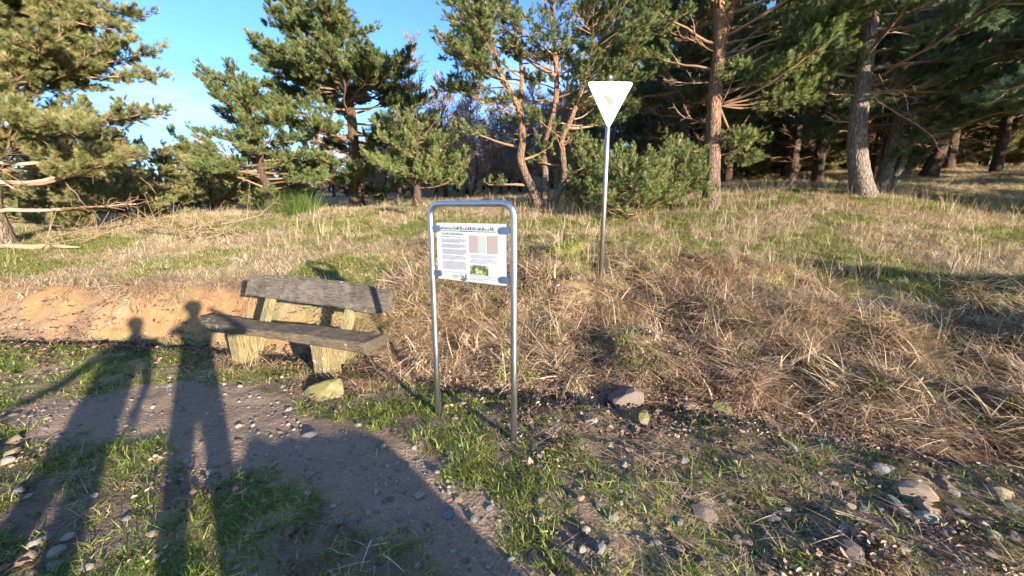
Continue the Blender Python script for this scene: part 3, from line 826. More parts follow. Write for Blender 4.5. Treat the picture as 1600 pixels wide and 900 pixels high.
# -- the dark wood behind and to the right: three kinds of forest pine, copied
protos = []
for k in range(3):
    T = Tree('forest_pine', 'tall dark pine standing in the shaded wood', (0, 0, 0), 'bark_dark', 'needle_blue', 'pines of the dark wood', seed=70 + k)
    h = 10.5 + k
    p = T.stem([(0, 0, -.1), (T.r.normal(0, .12), 0, h * .3), (T.r.normal(0, .2), 0, h * .6), (T.r.normal(0, .2), 0, h)], 0.15 + .02 * k, 0.04, n=10)
    T.whorls(p, 0.22, 1.0, 46, lambda c: 2.7 * (1 - .55 * c), 0.0, 0.2, 0.9, 0.25, 4, 0.035, size=2.1)
    T.whorls(p, 0.08, 0.3, 12, lambda c: 1.5, -0.05, 0.0, 0.15, 0.3, 4, 0.02, size=1.6, dead=True)
    protos.append(T.finish())
spots = [(8.6, 17.2), (7.2, 21), (10.4, 20), (12.5, 18.5), (14.5, 22), (17.5, 20), (6.2, 15.2), (19.5, 24), (22, 21), (25, 26), (28, 23), (16, 27), (12, 26), (9, 27), (21, 30), (26, 32), (32, 28), (31, 34), (36, 30), (5.5, 27),
         (15, 34), (9, 35), (22, 38), (38, 38), (30, 42), (45, 36), (11.5, 15.6), (15.6, 17.4), (20.5, 17.6), (24.5, 19.5), (13.8, 30), (18.6, 33), (6.6, 31), (34, 24), (40, 33), (27.5, 20.5), (31, 21.5), (36, 25.5), (42, 28), (48, 32), (24, 35), (35, 45), (28, 37), (18, 41), (12, 40), (5, 38),
         (15.5, 5.5), (20, 11), (23, 13), (21, 4), (26, 9), (29, 15), (22.4, 8.2), (18, 1.4), (20.4, 0.7)]
for k, (x, y) in enumerate(spots):
    o = protos[k] if k < 3 else copy_tree(protos[k % 3])
    o.location = gz(x, y); o.rotation_euler = (0, 0, k * 2.1)
    if y > 19: o['label'] = 'tall dark pine deep inside the shaded wood'; o['group'] = 'pines deep in the dark wood'
    elif k >= 46: o['label'] = 'tall dark pine off to the side of the meadow on the sunny side'; o['group'] = 'pines shading the meadow'
    sc_ = (0.88 + 0.3 * ((k * 0.618) % 1)) * (0.8 if k >= 46 and y < 19 else 1); o.scale = (sc_, sc_, sc_)

# -- leafless brown wood seen through the gap in the middle
bt = []
for k in range(2):
    bt.append(bare_tree('bare_tree', 'leafless reddish-brown tree in the thicket beyond the gap', (0, 0, 0), 5.5, 0.09, 90 + k, 'leafless trees beyond the gap', 54, spread=0.42, t0=0.06))
bs = [(-4.5, 24), (-2.8, 25.5), (-1.2, 24.3), (0.5, 26), (2.0, 24.5), (-3.6, 27.5), (-6.2, 26), (-0.2, 28), (3.6, 26.4), (1.2, 29), (-5.2, 29), (4.8, 29), (-8, 29), (-10.5, 31), (-13, 30), (-2.1, 30.5), (-20, 33), (-26, 35), (-33, 34), (-17, 37), (-5.6, 21.5), (-3.6, 22.2), (-2.0, 21.4), (-0.6, 22.6), (1.0, 21.8), (2.6, 22.4), (-7.2, 23), (-4.4, 31.5), (0.2, 32), (3.0, 31), (5.5, 24.5), (-1.5, 33.5)]
for k, (x, y) in enumerate(bs):
    o = bt[k] if k < 2 else copy_tree(bt[k % 2])
    o.location = gz(x, y); o.rotation_euler = (0, 0, k * 1.7); q = 0.85 + 0.35 * ((k * 0.618) % 1); o.scale = (q, q, q * 0.9)

# -- distant pines closing the left horizon
far_pr = []
for k in range(2):
    T = Tree('distant_pine', 'small distant pine on the horizon beyond the clearing', (0, 0, 0), 'bark_dark', 'needle_dull', 'pines on the far horizon', seed=95 + k)
    p = T.stem([(0, 0, -.1), (0.1, 0, 2), (0, 0, 4.4)], 0.13, 0.03, n=8)
    T.whorls(p, 0.05, 1.0, 40, lambda c: 2.3 * (1 - .65 * c), 0.0, 0.3, 1.1, 0.2, 3, 0.035, size=2.4)
    far_pr.append(T.finish())
fs = [(-38, 34), (-31, 30), (-27, 38), (-22, 29), (-18, 33), (-14.5, 27), (-24, 24.5), (-34, 25), (-12, 34), (-9, 36), (-45, 36), (-30, 44), (-20, 45), (-40, 45), (-7, 40), (-2, 42), (4, 44), (-52, 42), (-16.5, 21.5), (-28, 20)]
for k, (x, y) in enumerate(fs):
    o = far_pr[k] if k < 2 else copy_tree(far_pr[k % 2])
    o.location = gz(x, y); o.rotation_euler = (0, 0, k * 2.6); q = 0.55 + 0.35 * ((k * 0.618) % 1); o.scale = (q * 1.2, q * 1.2, q)

us = [(8, 23.5), (11, 23), (13.5, 25), (16.5, 24.2), (19.5, 27), (22.5, 25), (26, 23), (29, 27), (33, 30), (37, 28), (9.5, 30), (14, 28.5), (20, 34), (27, 35), (41, 40), (24, 28.5), (17, 31), (31, 38), (6.5, 33.5), (44, 31), (38, 36), (11, 33)]
for k, (x, y) in enumerate(us):
    o = copy_tree(far_pr[k % 2]); o['label'] = 'low dark pine growing in the shade under the tall wood'; o['group'] = 'undergrowth pines in the wood'
    o.location = gz(x, y); o.rotation_euler = (0, 0, k * 1.9); q = 0.7 + 0.5 * ((k * 0.618) % 1); o.scale = (q * 1.2, q * 1.2, q)

# -- broom bush in front of the tall pine
for k, (px, Y, n) in enumerate([(470, 12.6, 22), (445, 11.8, 10)]):
    b = base_at(px, Y, 330)
    r_ = np.random.default_rng(130 + k)
    pts = r_.normal(0, 0.35, (n, 3)); pts[:, 2] = 0
    rot = np.stack([r_.normal(0, .25, n), r_.normal(0, .25, n), r_.uniform(0, 6.28, n)], 1)
    o = empty('broom_bush', b)
    tag(scatter('foliage', pts, rot, r_.uniform(.8, 1.3, n), PS['broom'], o), kind='stuff')
    tag(o, ['green broom bush in the dry grass below the tall full pine', 'small green broom bush left of the larger broom bush'][k], 'bush')

# ------------------------------------------------------------------ grass, straw, leaves (uncountable)
def field(n, x0, x1, y0, y1, dens, seed, zoff=0.0):
    """random points of the ground kept with probability dens(x, y)"""
    r = np.random.default_rng(seed)
    x = r.uniform(x0, x1, n); y = r.uniform(y0, y1, n)
    keep = (np.abs(x) < 1.45 * np.maximum(y, 0) + 1.2) & (r.uniform(0, 1, n) < dens(x, y))
    x, y = x[keep], y[keep]
    return np.stack([x, y, H(x, y) + zoff], 1), r

BEN = np.array([-2.2, 3.95])
def clear(x, y):
    """0 on the path and on the bare bank"""
    return (1 - path_m(x, y)) * (1 - bare_bank(x, y))

def rots(r, n, tilt, yaw=None, yawsd=0.6):
    z = r.uniform(0, 6.28, n) if yaw is None else yaw + r.normal(0, yawsd, n)
    return np.stack([r.normal(0, tilt, n), r.normal(0, tilt, n), z], 1)

# short green grass in the foreground
def d_green(x, y):
    d = dfoot(x, y)
    g = sstep(0.43, 0.60, fbm(x * 2.1, y * 2.1, 41, 4))
    left = 0.12 + 0.9 * g
    right = sstep(0.38, 0.58, fbm(x * 1.9, y * 1.9, 43, 4)) * 0.38
    w = sstep(0.2, 0.7, x)
    v = left * (1 - w) + right * w
    return v * clear(x, y) * (1 - sstep(-0.15, 0.15, d))
pts, r = field(50000, -8, 5, 0.8, 5.4, d_green, 201)
o = scatter('green_grass', pts, rots(r, len(pts), .2), r.uniform(.4, 1.05, len(pts)), PS['green'])
tag(o, 'short green grass growing beside the dirt path', 'grass', kind='stuff')

# moss and low cushion between the stones on the right
def d_moss(x, y):
    return sstep(0.35, 0.6, fbm(x * 2.6, y * 2.6, 45, 3)) * clear(x, y) * (1 - sstep(-0.1, 0.1, dfoot(x, y)))
pts, r = field(26000, -6, 5, 0.8, 5.0, d_moss, 202)
o = scatter('moss', pts, rots(r, len(pts), .2), r.uniform(.6, 1.3, len(pts)), PS['moss'])
tag(o, 'low moss between the stones', 'moss', kind='stuff')

# meadow of mixed green and yellow grass beyond the ditch
def d_mead(x, y):
    d = dfoot(x, y)
    left = sstep(0.42, 0.75, d)
    right = 0.4 * sstep(.1, .5, d) + 0.6 * sstep(1.4, 3.0, d)
    w = sstep(-2.6, -1.4, x)
    return (left * (1 - w) + right * w) * (1 - bare_bank(x, y)) * np.clip(1.1 - y / 60.0, 0.2, 1)
pts, r = field(46000, -16, 14, 2.0, 11.5, lambda x, y: d_mead(x, y) * (1 - .93 * sstep(0.41, 0.53, fbm(x * .75 + 3, y * 1.1, 63, 4))), 203)
o = scatter('meadow_grass', pts, rots(r, len(pts), .2), r.uniform(.6, 1.3, len(pts)), PS['meadow'])
tag(o, 'mixed green and yellow meadow grass beyond the ditch', 'grass', kind='stuff')
def d_lush(x, y):
    return d_mead(x, y) * sstep(0.41, 0.53, fbm(x * .75 + 3, y * 1.1, 63, 4))
pts, r = field(56000, -15, 13, 2.6, 13, d_lush, 217)
o = scatter('green_meadow_grass', pts, rots(r, len(pts), .2), r.uniform(.6, 1.2, len(pts)), PS['lush'])
tag(o, 'short bright green grass in patches of the meadow', 'grass', kind='stuff')
pts, r = field(60000, -45, 45, 11.0, 42, lambda x, y: 0.75 * np.ones_like(x), 204)
o = scatter('meadow_grass', pts, rots(r, len(pts), .2), r.uniform(1.0, 2.0, len(pts)), PS['meadow'])
tag(o, 'thin yellow grass under the trees', 'grass', kind='stuff')

# long dry tussock grass on the slope: clumps gathered on tussocks, combed downhill
def d_straw(x, y):
    d = dfoot(x, y)
    mead = 0.12 * sstep(0.5, 0.9, d) + 0.5 * sstep(0.5, 0.6, fbm(x * .8, y * .8, 47, 3)) * sstep(0.5, 0.9, d)
    edge = 1.0 * np.exp(-((d - 0.62) / 0.2) ** 2) * (1 - sstep(-2.6, -2.0, x))
    out = 1 - sstep(-2.4, -1.4, x) * (1 - sstep(2.4, 3.8, d))
    mead = mead * (1 - .85 * sstep(0.41, 0.53, fbm(x * .75 + 3, y * 1.1, 63, 4)))
    return np.clip(mead * out + edge, 0, 1) * (1 - bare_bank(x, y)) * np.where(y > 8, 0.6, 1.0)
pts, r = field(17000, -14, 13, 1.2, 12, d_straw, 205)
o = scatter('dry_grass', pts, rots(r, len(pts), .22, -1.7, 1.1), r.uniform(.3, .62, len(pts)), PS['straw'])
tag(o, 'pale dry grass scattered through the meadow and along the bank edge', 'grass', kind='stuff')
def d_tus(x, y):
    d = dfoot(x, y)
    lim = 1.5 + 2.2 * fbm(x * .8, y * .8, 58, 3)
    return sstep(0.05, 0.3, d) * (1 - sstep(lim - .4, lim + .5, d)) * sstep(-1.9, -1.2, x) * (0.12 + 0.88 * sstep(0.38, 0.54, fbm(x * 1.3, y * 1.3, 48, 3)))
cen, r = field(2300, -2.2, 9.5, 1.2, 7.5, d_tus, 215)
tp = []; ty = []; ts = []
for c in cen:
    m = int(r.integers(1, 7)); big = r.uniform(.35, 1.05)
    down = -2.3 + 4.2 * (float(vnoise(np.array([c[0] * 1.3]), np.array([c[1] * 1.3]), 59)[0]) - .5)
    for _ in range(m):
        tp.append((c[0] + r.normal(0, .10), c[1] + r.normal(0, .10), r.uniform(-.02, .06) * big))
        ty.append(down + r.normal(0, .75)); ts.append(big * r.uniform(.6, 1.3))
tp = np.array(tp); tp[:, 2] += H(tp[:, 0], tp[:, 1])
n = len(tp)
o = scatter('tussock_grass', tp, np.stack([r.normal(0, .25, n), r.normal(0.12, .28, n), np.array(ty)], 1), np.array(ts), PS['tussock'])
tag(o, 'long dry straw-coloured tussock grass tangled on the slope', 'grass', kind='stuff')
def d_mat(x, y):
    d = dfoot(x, y)
    return sstep(-.05, 0.3, d) * (1 - sstep(2.8, 4.2, d)) * sstep(-1.9, -1.2, x) * (0.04 + 0.96 * sstep(0.40, 0.52, fbm(x * 1.7, y * 1.7, 61, 3)))
pts, r = field(18000, -2.5, 10, 1.0, 8.0, d_mat, 216, 0.01)
o = scatter('matted_straw', pts, rots(r, len(pts), .3, -2.4 + 4.0 * (vnoise(pts[:, 0] * 1.2, pts[:, 1] * 1.2, 67) - .5), .8), r.uniform(.5, 1.25, len(pts)), PS['mat'])
tag(o, 'matted dead grass pressed flat over the slope', 'grass', kind='stuff')

# straw lying flat: ditch side and between the stones
def d_fl(x, y):
    d = dfoot(x, y)
    a = sstep(-0.5, 0.2, d) * (1 - sstep(2.4, 3.4, d)) * sstep(-2.0, -1.2, x) * 1.0
    c = 0.45 * sstep(0.2, 0.8, x) * (1 - sstep(-0.2, 0.0, d)) + 0.05 * (1 - sstep(-0.2, 0.0, d))
    return np.clip(a + c, 0, 1) * clear(x, y)
pts, r = field(30000, -7, 8, 0.9, 7.0, d_fl, 206, 0.015)
yaw = -2.3 + 3.2 * (fbm(pts[:, 0] * 1.1, pts[:, 1] * 1.1, 50, 2) - .5) * 2
o = scatter('lying_straw', pts, rots(r, len(pts), .12, yaw, .8), r.uniform(.4, 1.1, len(pts)), PS['flatstraw'])
tag(o, 'bleached dead grass lying flat along the ditch', 'grass', kind='stuff')

# dry grass hanging over the edge of the earth bank
def d_hang(x, y):
    d = dfoot(x, y)
    return np.exp(-((d - 0.52) / 0.17) ** 2) * (1 - sstep(-2.2, -1.6, x)) * (0.1 + 0.9 * sstep(0.36, 0.52, fbm(x * 1.4, y * .3, 65, 3)))
pts, r = field(9000, -12, -1.6, 4.2, 7.2, d_hang, 218)
o = scatter('bank_grass', pts, rots(r, len(pts), .2, -1.6, .7), r.uniform(.35, .8, len(pts)), PS['tussock'])
tag(o, 'dry grass hanging over the edge of the earth bank', 'grass', kind='stuff')

# dry tufts round the bench legs
bt_ = [(-1.25, 3.75, .7), (-1.1, 3.6, .8), (-1.35, 3.95, .7), (-1.05, 3.9, .9), (-0.95, 3.7, .8), (-1.2, 4.1, .8), (-1.6, 3.45, .5), (-1.45, 3.4, .5), (-2.35, 3.95, .5), (-2.5, 3.9, .5), (-2.2, 4.0, .5), (-2.6, 3.75, .35), (-2.9, 3.85, .4), (-3.05, 4.0, .45), (-2.05, 3.65, .35), (-0.8, 3.55, .6), (-1.3, 3.5, .5)]
r = np.random.default_rng(219); tp = []
for x, y, q in bt_:
    for _ in range(7): tp.append((x + r.normal(0, .07), y + r.normal(0, .07), q * r.uniform(.7, 1.2)))
tp = np.array(tp)
o = scatter('bench_grass', np.stack([tp[:, 0], tp[:, 1], H(tp[:, 0], tp[:, 1])], 1), rots(r, len(tp), .2, -1.8, 1.2), tp[:, 2], PS['tussock'])
tag(o, 'dry grass tufts round the legs of the wooden bench', 'grass', kind='stuff')

# green tufts coming through the dead grass of the slope
def d_tuft(x, y):
    d = dfoot(x, y)
    return sstep(-.3, .1, d) * (1 - sstep(2.6, 3.6, d)) * sstep(-1.9, -1.2, x) * sstep(0.52, 0.62, fbm(x * 1.6 + 7, y * 1.6, 71, 3))
pts, r = field(4500, -2.2, 9, 1.2, 7.5, d_tuft, 221, .02)
o = scatter('green_tufts', pts, rots(r, len(pts), .3), r.uniform(.7, 1.5, len(pts)), PS['lush'])
tag(o, 'fresh green grass tufts coming through the dead grass on the slope', 'grass', kind='stuff')

# upright dry stalks
def d_st(x, y):
    d = dfoot(x, y)
    g = sstep(0.45, 0.62, fbm(x * .6, y * .6, 51, 3))
    return np.clip(0.5 * g * sstep(1.2, 2.2, d) + 0.25 * sstep(0, .4, d) * sstep(-1.8, -1, x), 0, 1) * (1 - bare_bank(x, y))
pts, r = field(6500, -15, 14, 1.5, 13.5, d_st, 207)
o = scatter('dry_stalks', pts, rots(r, len(pts), .15), r.uniform(.5, 1.15, len(pts)), PS['stalk'])
tag(o, 'upright dry grass stalks standing in the meadow', 'grass', kind='stuff')

# fallen leaves in the ditch and among the stones
def d_lit(x, y):
    d = dfoot(x, y)
    a = np.exp(-((d + 0.12) / (0.26 + .1 * (1 - sstep(-3, -2, x)))) ** 2) * 1.0
    b_ = sstep(0.5, 0.66, fbm(x * 1.5, y * 1.5, 53, 3)) * sstep(-0.2, 0.5, x) * (1 - sstep(0.6, 1.4, d)) * 0.35
    c = 0.55 * sstep(-0.1, 0.1, d) * (1 - sstep(1.6, 2.4, d)) * sstep(-1.6, -.8, x)
    e = 0.03
    return np.clip(a + b_ + c + e, 0, 1) * (1 - sstep(1.8, 2.6, d)) * (1 - 0.85 * path_m(x, y)) * (1 - .7 * bare_bank(x, y))
pts, r = field(26000, -9, 5.5, 0.9, 6.5, d_lit, 208)
o = scatter('leaf_litter', pts, rots(r, len(pts), .2), r.uniform(.6, 1.2, len(pts)), PS['litter'])
tag(o, 'fallen brown leaves filling the ditch', 'leaves', kind='stuff')

# ------------------------------------------------------------------ stones
def stone_mat(name, a, b, moss=0.0):
    t = NT(name); p = t.obj_co()
    c = t.mix(t.noise(p, 9, 5), a, b)
    c = t.mix(t.math('MULTIPLY', t.rand(), 0.5), c, (0.21, 0.18, 0.15))
    c = t.mix(t.ramp(t.noise(p, 40, 3), [(0.5, (0, 0, 0)), (0.72, (1, 1, 1))]), c, tuple(x * .6 for x in a))
    if moss:
        nz = t.new('ShaderNodeSeparateXYZ'); t.link(t.new('ShaderNodeNewGeometry').outputs['Normal'], nz.inputs[0])
        k = t.math('ADD', t.math('MULTIPLY', nz.outputs[2], 0.5), t.noise(p, 4, 4))
        c = t.mix(t.ramp(k, [(0.62 - moss * .2, (0, 0, 0)), (0.95 - moss * .2, (1, 1, 1))]), c, (0.19, 0.17, 0.06))
    t.bump(t.math('ADD', t.noise(p, 14, 6), t.noise(p, 60, 3)), 0.7, 0.012)
    return t.fin(c, 0.85, 0.25)
M['pale'] = stone_mat('pale_stone', (0.36, 0.30, 0.23), (0.50, 0.43, 0.34))
M['grey'] = stone_mat('grey_stone', (0.17, 0.165, 0.17), (0.27, 0.265, 0.27))
M['tan'] = stone_mat('tan_stone', (0.30, 0.20, 0.12), (0.42, 0.31, 0.20))
M['brownst'] = stone_mat('brown_stone', (0.15, 0.10, 0.08), (0.24, 0.175, 0.14))
M['mossy'] = stone_mat('mossy_stone', (0.22, 0.19, 0.14), (0.32, 0.28, 0.20), 0.9)
M['boulder'] = stone_mat('boulder_stone', (0.22, 0.18, 0.15), (0.36, 0.31, 0.26), 0.25)

def stone_mesh(seed, sub=3, cuts=9):
    r = np.random.default_rng(seed)
    bm = bmesh.new(); bmesh.ops.create_icosphere(bm, subdivisions=sub, radius=1)
    planes = []
    for _ in range(cuts):
        n = r.normal(0, 1, 3); n /= np.linalg.norm(n); planes.append((n, r.uniform(0.5, 0.85)))
    for v in bm.verts:
        c = np.array(v.co)
        for n, d in planes:
            e = c @ n - d
            if e > 0: c = c - n * e * 0.92
        c *= 1 + 0.10 * (r.uniform() - .5)
        v.co = c
    m = bpy.data.meshes.new('stone'); bm.to_mesh(m); bm.free()
    return m
base_meshes = [stone_mesh(300 + k, 2) for k in range(10)]
variants = {(k, mt): None for k in range(10) for mt in ('pale', 'grey', 'tan', 'brownst', 'mossy')}
def stone(x, y, sx, sy, sz, mt, k, label, group=None, sink=0.35, rz=0.0, tilt=0.0, name='stone'):
    m = variants[(k % 10, mt)]
    if m is None:
        m = base_meshes[k % 10].copy(); m.materials.append(M[mt]); variants[(k % 10, mt)] = m
    o = bpy.data.objects.new(name, m); C.objects.link(o)
    o.location = (x, y, Hs(x, y) + sz * (1 - 2 * sink)); o.scale = (sx, sy, sz); o.rotation_euler = (tilt, 0, rz)
    tag(o, label, 'stone', group)
    return o
def stone_px(px, py, w, h, mt, k, label, group=None, sink=0.3, flatness=0.45, rz=0.3):
    p = at(px, py); dist = math.hypot(p.y, p.x * .3)
    sx = w / FPX * dist * .62; sy = max(h / FPX * dist * .75, sx * .6); sz = sx * flatness
    return stone(p.x, p.y, sx, sy, sz, mt, k, label, group, sink, rz)

stone_px(512, 620, 66, 34, 'mossy', 4, 'large mossy stone under the right bench leg', None, 0.3, 0.55)
stone_px(975, 640, 58, 40, 'brownst', 2, 'large dark grey boulder in the ditch behind the board', None, 0.15, 0.6, 0.5)
stone_px(1000, 662, 34, 28, 'mossy', 3, 'mossy block leaning on the large dark grey boulder', None, 0.15, 0.7)
stone_px(925, 665, 24, 16, 'pale', 4, 'pale yellow stone in front of the large dark grey boulder')
stone_px(1080, 643, 30, 22, 'tan', 5, 'tan stone in the leaves right of the large dark grey boulder')
stone_px(1128, 642, 40, 28, 'mossy', 6, 'broad mossy stone beside a green tuft at the ditch')
stone_px(700, 803, 22, 20, 'grey', 7, 'flat square grey stone on the dirt path')
stone_px(484, 686, 22, 12, 'grey', 8, 'flat grey slab on the path in front of the bench')
PATHG = 'small pale stones on the dirt path'
for k, (px, py, w) in enumerate([(467, 702, 12), (330, 741, 18), (328, 775, 15), (656, 778, 18), (643, 820, 10), (598, 702, 12), (648, 705, 11), (498, 735, 11), (537, 731, 8), (577, 750, 7), (683, 740, 10), (687, 764, 8), (653, 888, 13), (712, 893, 9),
                                 (396, 668, 9), (375, 671, 11), (590, 660, 8), (560, 668, 9), (620, 760, 7), (670, 800, 8), (605, 735, 9), (440, 712, 6), (520, 765, 7), (720, 700, 10), (705, 712, 9), (540, 690, 7), (640, 730, 8), (585, 718, 6)]):
    stone_px(px, py, w, w * .7, 'pale', k, 'small pale stone lying on the bare dirt path', PATHG, 0.25, 0.55, k * .9)
CW = {'pale': 'pale', 'grey': 'grey', 'tan': 'tan', 'brownst': 'brown', 'mossy': 'mossy'}
GRG = 'stones in the grass beside the path'
for k, (px, py, w, mt) in enumerate([(372, 892, 16, 'pale'), (448, 886, 18, 'grey'), (366, 872, 12, 'pale'), (497, 795, 11, 'grey'), (455, 772, 7, 'pale'), (240, 842, 18, 'tan'), (235, 800, 12, 'grey'), (200, 818, 14, 'grey'), (140, 890, 20, 'pale'), (90, 870, 26, 'pale'),
                                     (60, 855, 24, 'pale'), (45, 882, 26, 'tan'), (30, 772, 18, 'grey'), (20, 832, 12, 'grey'), (117, 753, 14, 'grey'), (117, 722, 11, 'tan'), (147, 780, 13, 'pale'), (75, 845, 22, 'grey'), (110, 850, 20, 'pale'), (85, 890, 24, 'grey'),
                                     (20, 710, 22, 'tan'), (25, 690, 20, 'tan'), (12, 725, 20, 'pale'), (265, 605, 10, 'grey'), (310, 820, 10, 'grey'), (560, 815, 10, 'grey'), (600, 790, 9, 'brownst'), (535, 858, 11, 'brownst'), (420, 830, 10, 'grey'), (345, 650, 9, 'pale')]):
    stone_px(px, py, w, w * .7, mt, k + 3, 'small %s stone half sunk in the grass left of the path' % CW[mt], CW[mt] + ' ' + GRG, 0.25, 0.5, k * 1.3)
RG = 'stones in the stony ground on the right'
for k, (px, py, w, mt) in enumerate([(1432, 775, 62, 'tan'), (1440, 802, 44, 'tan'), (1345, 757, 20, 'tan'), (1450, 818, 36, 'pale'), (1410, 812, 30, 'pale'), (1325, 832, 24, 'pale'), (1560, 778, 44, 'tan'), (1520, 782, 22, 'tan'), (1490, 775, 22, 'pale'),
                                     (1535, 826, 24, 'pale'), (1330, 870, 56, 'brownst'), (1100, 808, 44, 'brownst'), (1066, 722, 22, 'pale'), (1238, 702, 16, 'pale'), (1210, 785, 14, 'tan'), (1190, 768, 16, 'pale'), (1115, 722, 14, 'tan'), (1146, 724, 12, 'tan'),
                                     (1172, 715, 12, 'pale'), (1395, 790, 30, 'grey'), (1370, 740, 30, 'grey'), (1470, 760, 30, 'brownst'), (1580, 795, 26, 'grey'), (1300, 760, 16, 'pale'), (1285, 800, 14, 'grey'), (1345, 800, 22, 'grey'), (1380, 835, 20, 'pale'),
                                     (1250, 830, 14, 'tan'), (944, 756, 14, 'pale'), (968, 793, 16, 'pale'), (843, 785, 16, 'pale'), (830, 815, 12, 'grey'), (765, 800, 14, 'grey'), (740, 815, 18, 'grey'), (780, 820, 10, 'pale'), (970, 775, 12, 'pale'), (1020, 890, 18, 'grey'),
                                     (935, 793, 12, 'grey'), (880, 770, 10, 'tan'), (697, 636, 14, 'tan'), (712, 656, 12, 'tan'), (770, 610, 18, 'grey'), (830, 625, 20, 'brownst'), (875, 640, 16, 'tan'), (700, 714, 12, 'tan'), (660, 610, 14, 'mossy'), (905, 630, 22, 'brownst'),
                                     (1355, 690, 12, 'tan'), (1230, 800, 14, 'pale'), (1170, 790, 12, 'tan'), (1280, 745, 12, 'pale'), (1160, 745, 11, 'pale'), (1090, 745, 11, 'pale'), (1260, 775, 12, 'grey'), (1500, 810, 22, 'grey'), (1580, 845, 24, 'tan'), (1450, 860, 18, 'pale')]):
    stone_px(px, py, w, w * .62, mt, k + 5, ('large ' if w > 28 else '') + '%s stone bedded in the stony ground right of the board' % CW[mt], ('large ' if w > 28 else '') + CW[mt] + ' ' + RG, 0.28, 0.45, k * 1.1)
rr = np.random.default_rng(78); cnt = 0
while cnt < 60:
    p = at(rr.uniform(20, 800), rr.uniform(600, 895))
    if path_m(np.array([p.x]), np.array([p.y]))[0] < .3: continue
    s_ = rr.uniform(.010, .024)
    stone(p.x, p.y, s_, s_ * rr.uniform(.6, 1), s_ * rr.uniform(.4, .8), 'pale' if cnt % 3 else 'grey', cnt, 'tiny %s pebble on the bare dirt path' % ('pale' if cnt % 3 else 'grey'), '%s pebbles on the dirt path' % ('pale' if cnt % 3 else 'grey'), .2, rr.uniform(0, 6))
    cnt += 1
rr = np.random.default_rng(77); cnt = 0
while cnt < 110:
    px = rr.uniform(720, 1590); py = rr.uniform(650, 895)
    p = at(px, py)
    if dfoot(np.array([p.x]), np.array([p.y]))[0] > -0.25 or p.x < 0.1: continue
    s_ = rr.uniform(0.012, 0.030) * (1.5 if rr.uniform() < .15 else 1)
    mt = str(rr.choice(['pale', 'tan', 'grey', 'brownst']))
    stone(p.x, p.y, s_, s_ * rr.uniform(.6, 1), s_ * rr.uniform(.4, .7), mt, int(rr.integers(0, 10)), 'little %s pebble in the stony ground right of the board' % CW[mt], CW[mt] + ' pebbles in the stony ground', 0.2, rr.uniform(0, 6))
    cnt += 1
def gravel(name, n, dens, seed, lab):
    pts, r = field(n, -7, 5, 0.8, 5.8, dens, seed, 0.002)
    ms = []
    for k in range(6):
        m = stone_mesh(400 + k, 1, 5)
        m.transform(Matrix.Diagonal((1, .75, .5, 1))); m.materials.append(M[['pale', 'grey', 'tan', 'brownst', 'pale', 'tan'][k]]); ms.append(m)
    o = scatter(name, pts, rots(r, len(pts), .3), np.exp(r.normal(-5.05, .6, len(pts))), proto_set(name, ms, None))
    tag(o, lab, 'gravel', kind='stuff')
gravel('gravel', 40000, lambda x, y: (0.45 * path_m(x, y) + .3 * bare_bank(x, y) + 0.55 * sstep(0.1, .6, x) * (1 - sstep(-.2, 0, dfoot(x, y))) + .12) * (1 - .8 * sstep(0.45, .7, dfoot(x, y))), 210, 'loose gravel scattered over path and stony ground')

# ------------------------------------------------------------------ bench
def wood_mat(name, a, b, dark, scale=(1, 14, 14)):
    t = NT(name); p = t.obj_co()
    g = t.noise(t.mapping(p, scale), 3.0, 6, .65); n = t.noise(p, 3, 4)
    c = t.mix(g, a, b)
    c = t.mix(t.ramp(n, [(0.4, (0, 0, 0)), (0.7, (.75, .75, .75))]), c, dark)
    sp = t.noise(p, 22, 3)
    lich = t.ramp(t.math('ADD', sp, t.math('MULTIPLY', t.noise(p, 2.2, 2), .55)), [(0.93, (0, 0, 0)), (1.0, (.8, .8, .8))])
    c = t.mix(lich, c, (0.55, 0.56, 0.48))
    fissure = t.noise(t.mapping(p, tuple(q * 2.2 for q in scale)), 4.0, 3, .5)
    c = t.mix(t.ramp(fissure, [(0.34, (.85, .85, .85)), (0.43, (0, 0, 0))]), c, tuple(q * .45 for q in a))
    c = t.mix(t.ramp(t.noise(p, 6.5, 4), [(0.5, (0, 0, 0)), (0.75, (.6, .6, .6))]), c, tuple(q * 1.1 for q in b))
    t.bump(t.math('ADD', g, t.math('MULTIPLY', fissure, 1.2)), 1.0, 0.02)
    return t.fin(c, 0.8, 0.25)
M['old_wood'] = wood_mat('weathered_wood', (0.05, 0.04, 0.032), (0.25, 0.205, 0.155), (0.07, 0.058, 0.048))
M['seat_wood'] = wood_mat('seat_wood', (0.05, 0.04, 0.03), (0.27, 0.20, 0.12), (0.06, 0.05, 0.04))
M['leg_wood'] = wood_mat('leg_wood', (0.17, 0.125, 0.06), (0.36, 0.28, 0.14), (0.14, 0.12, 0.055), (12, 12, 1.2))

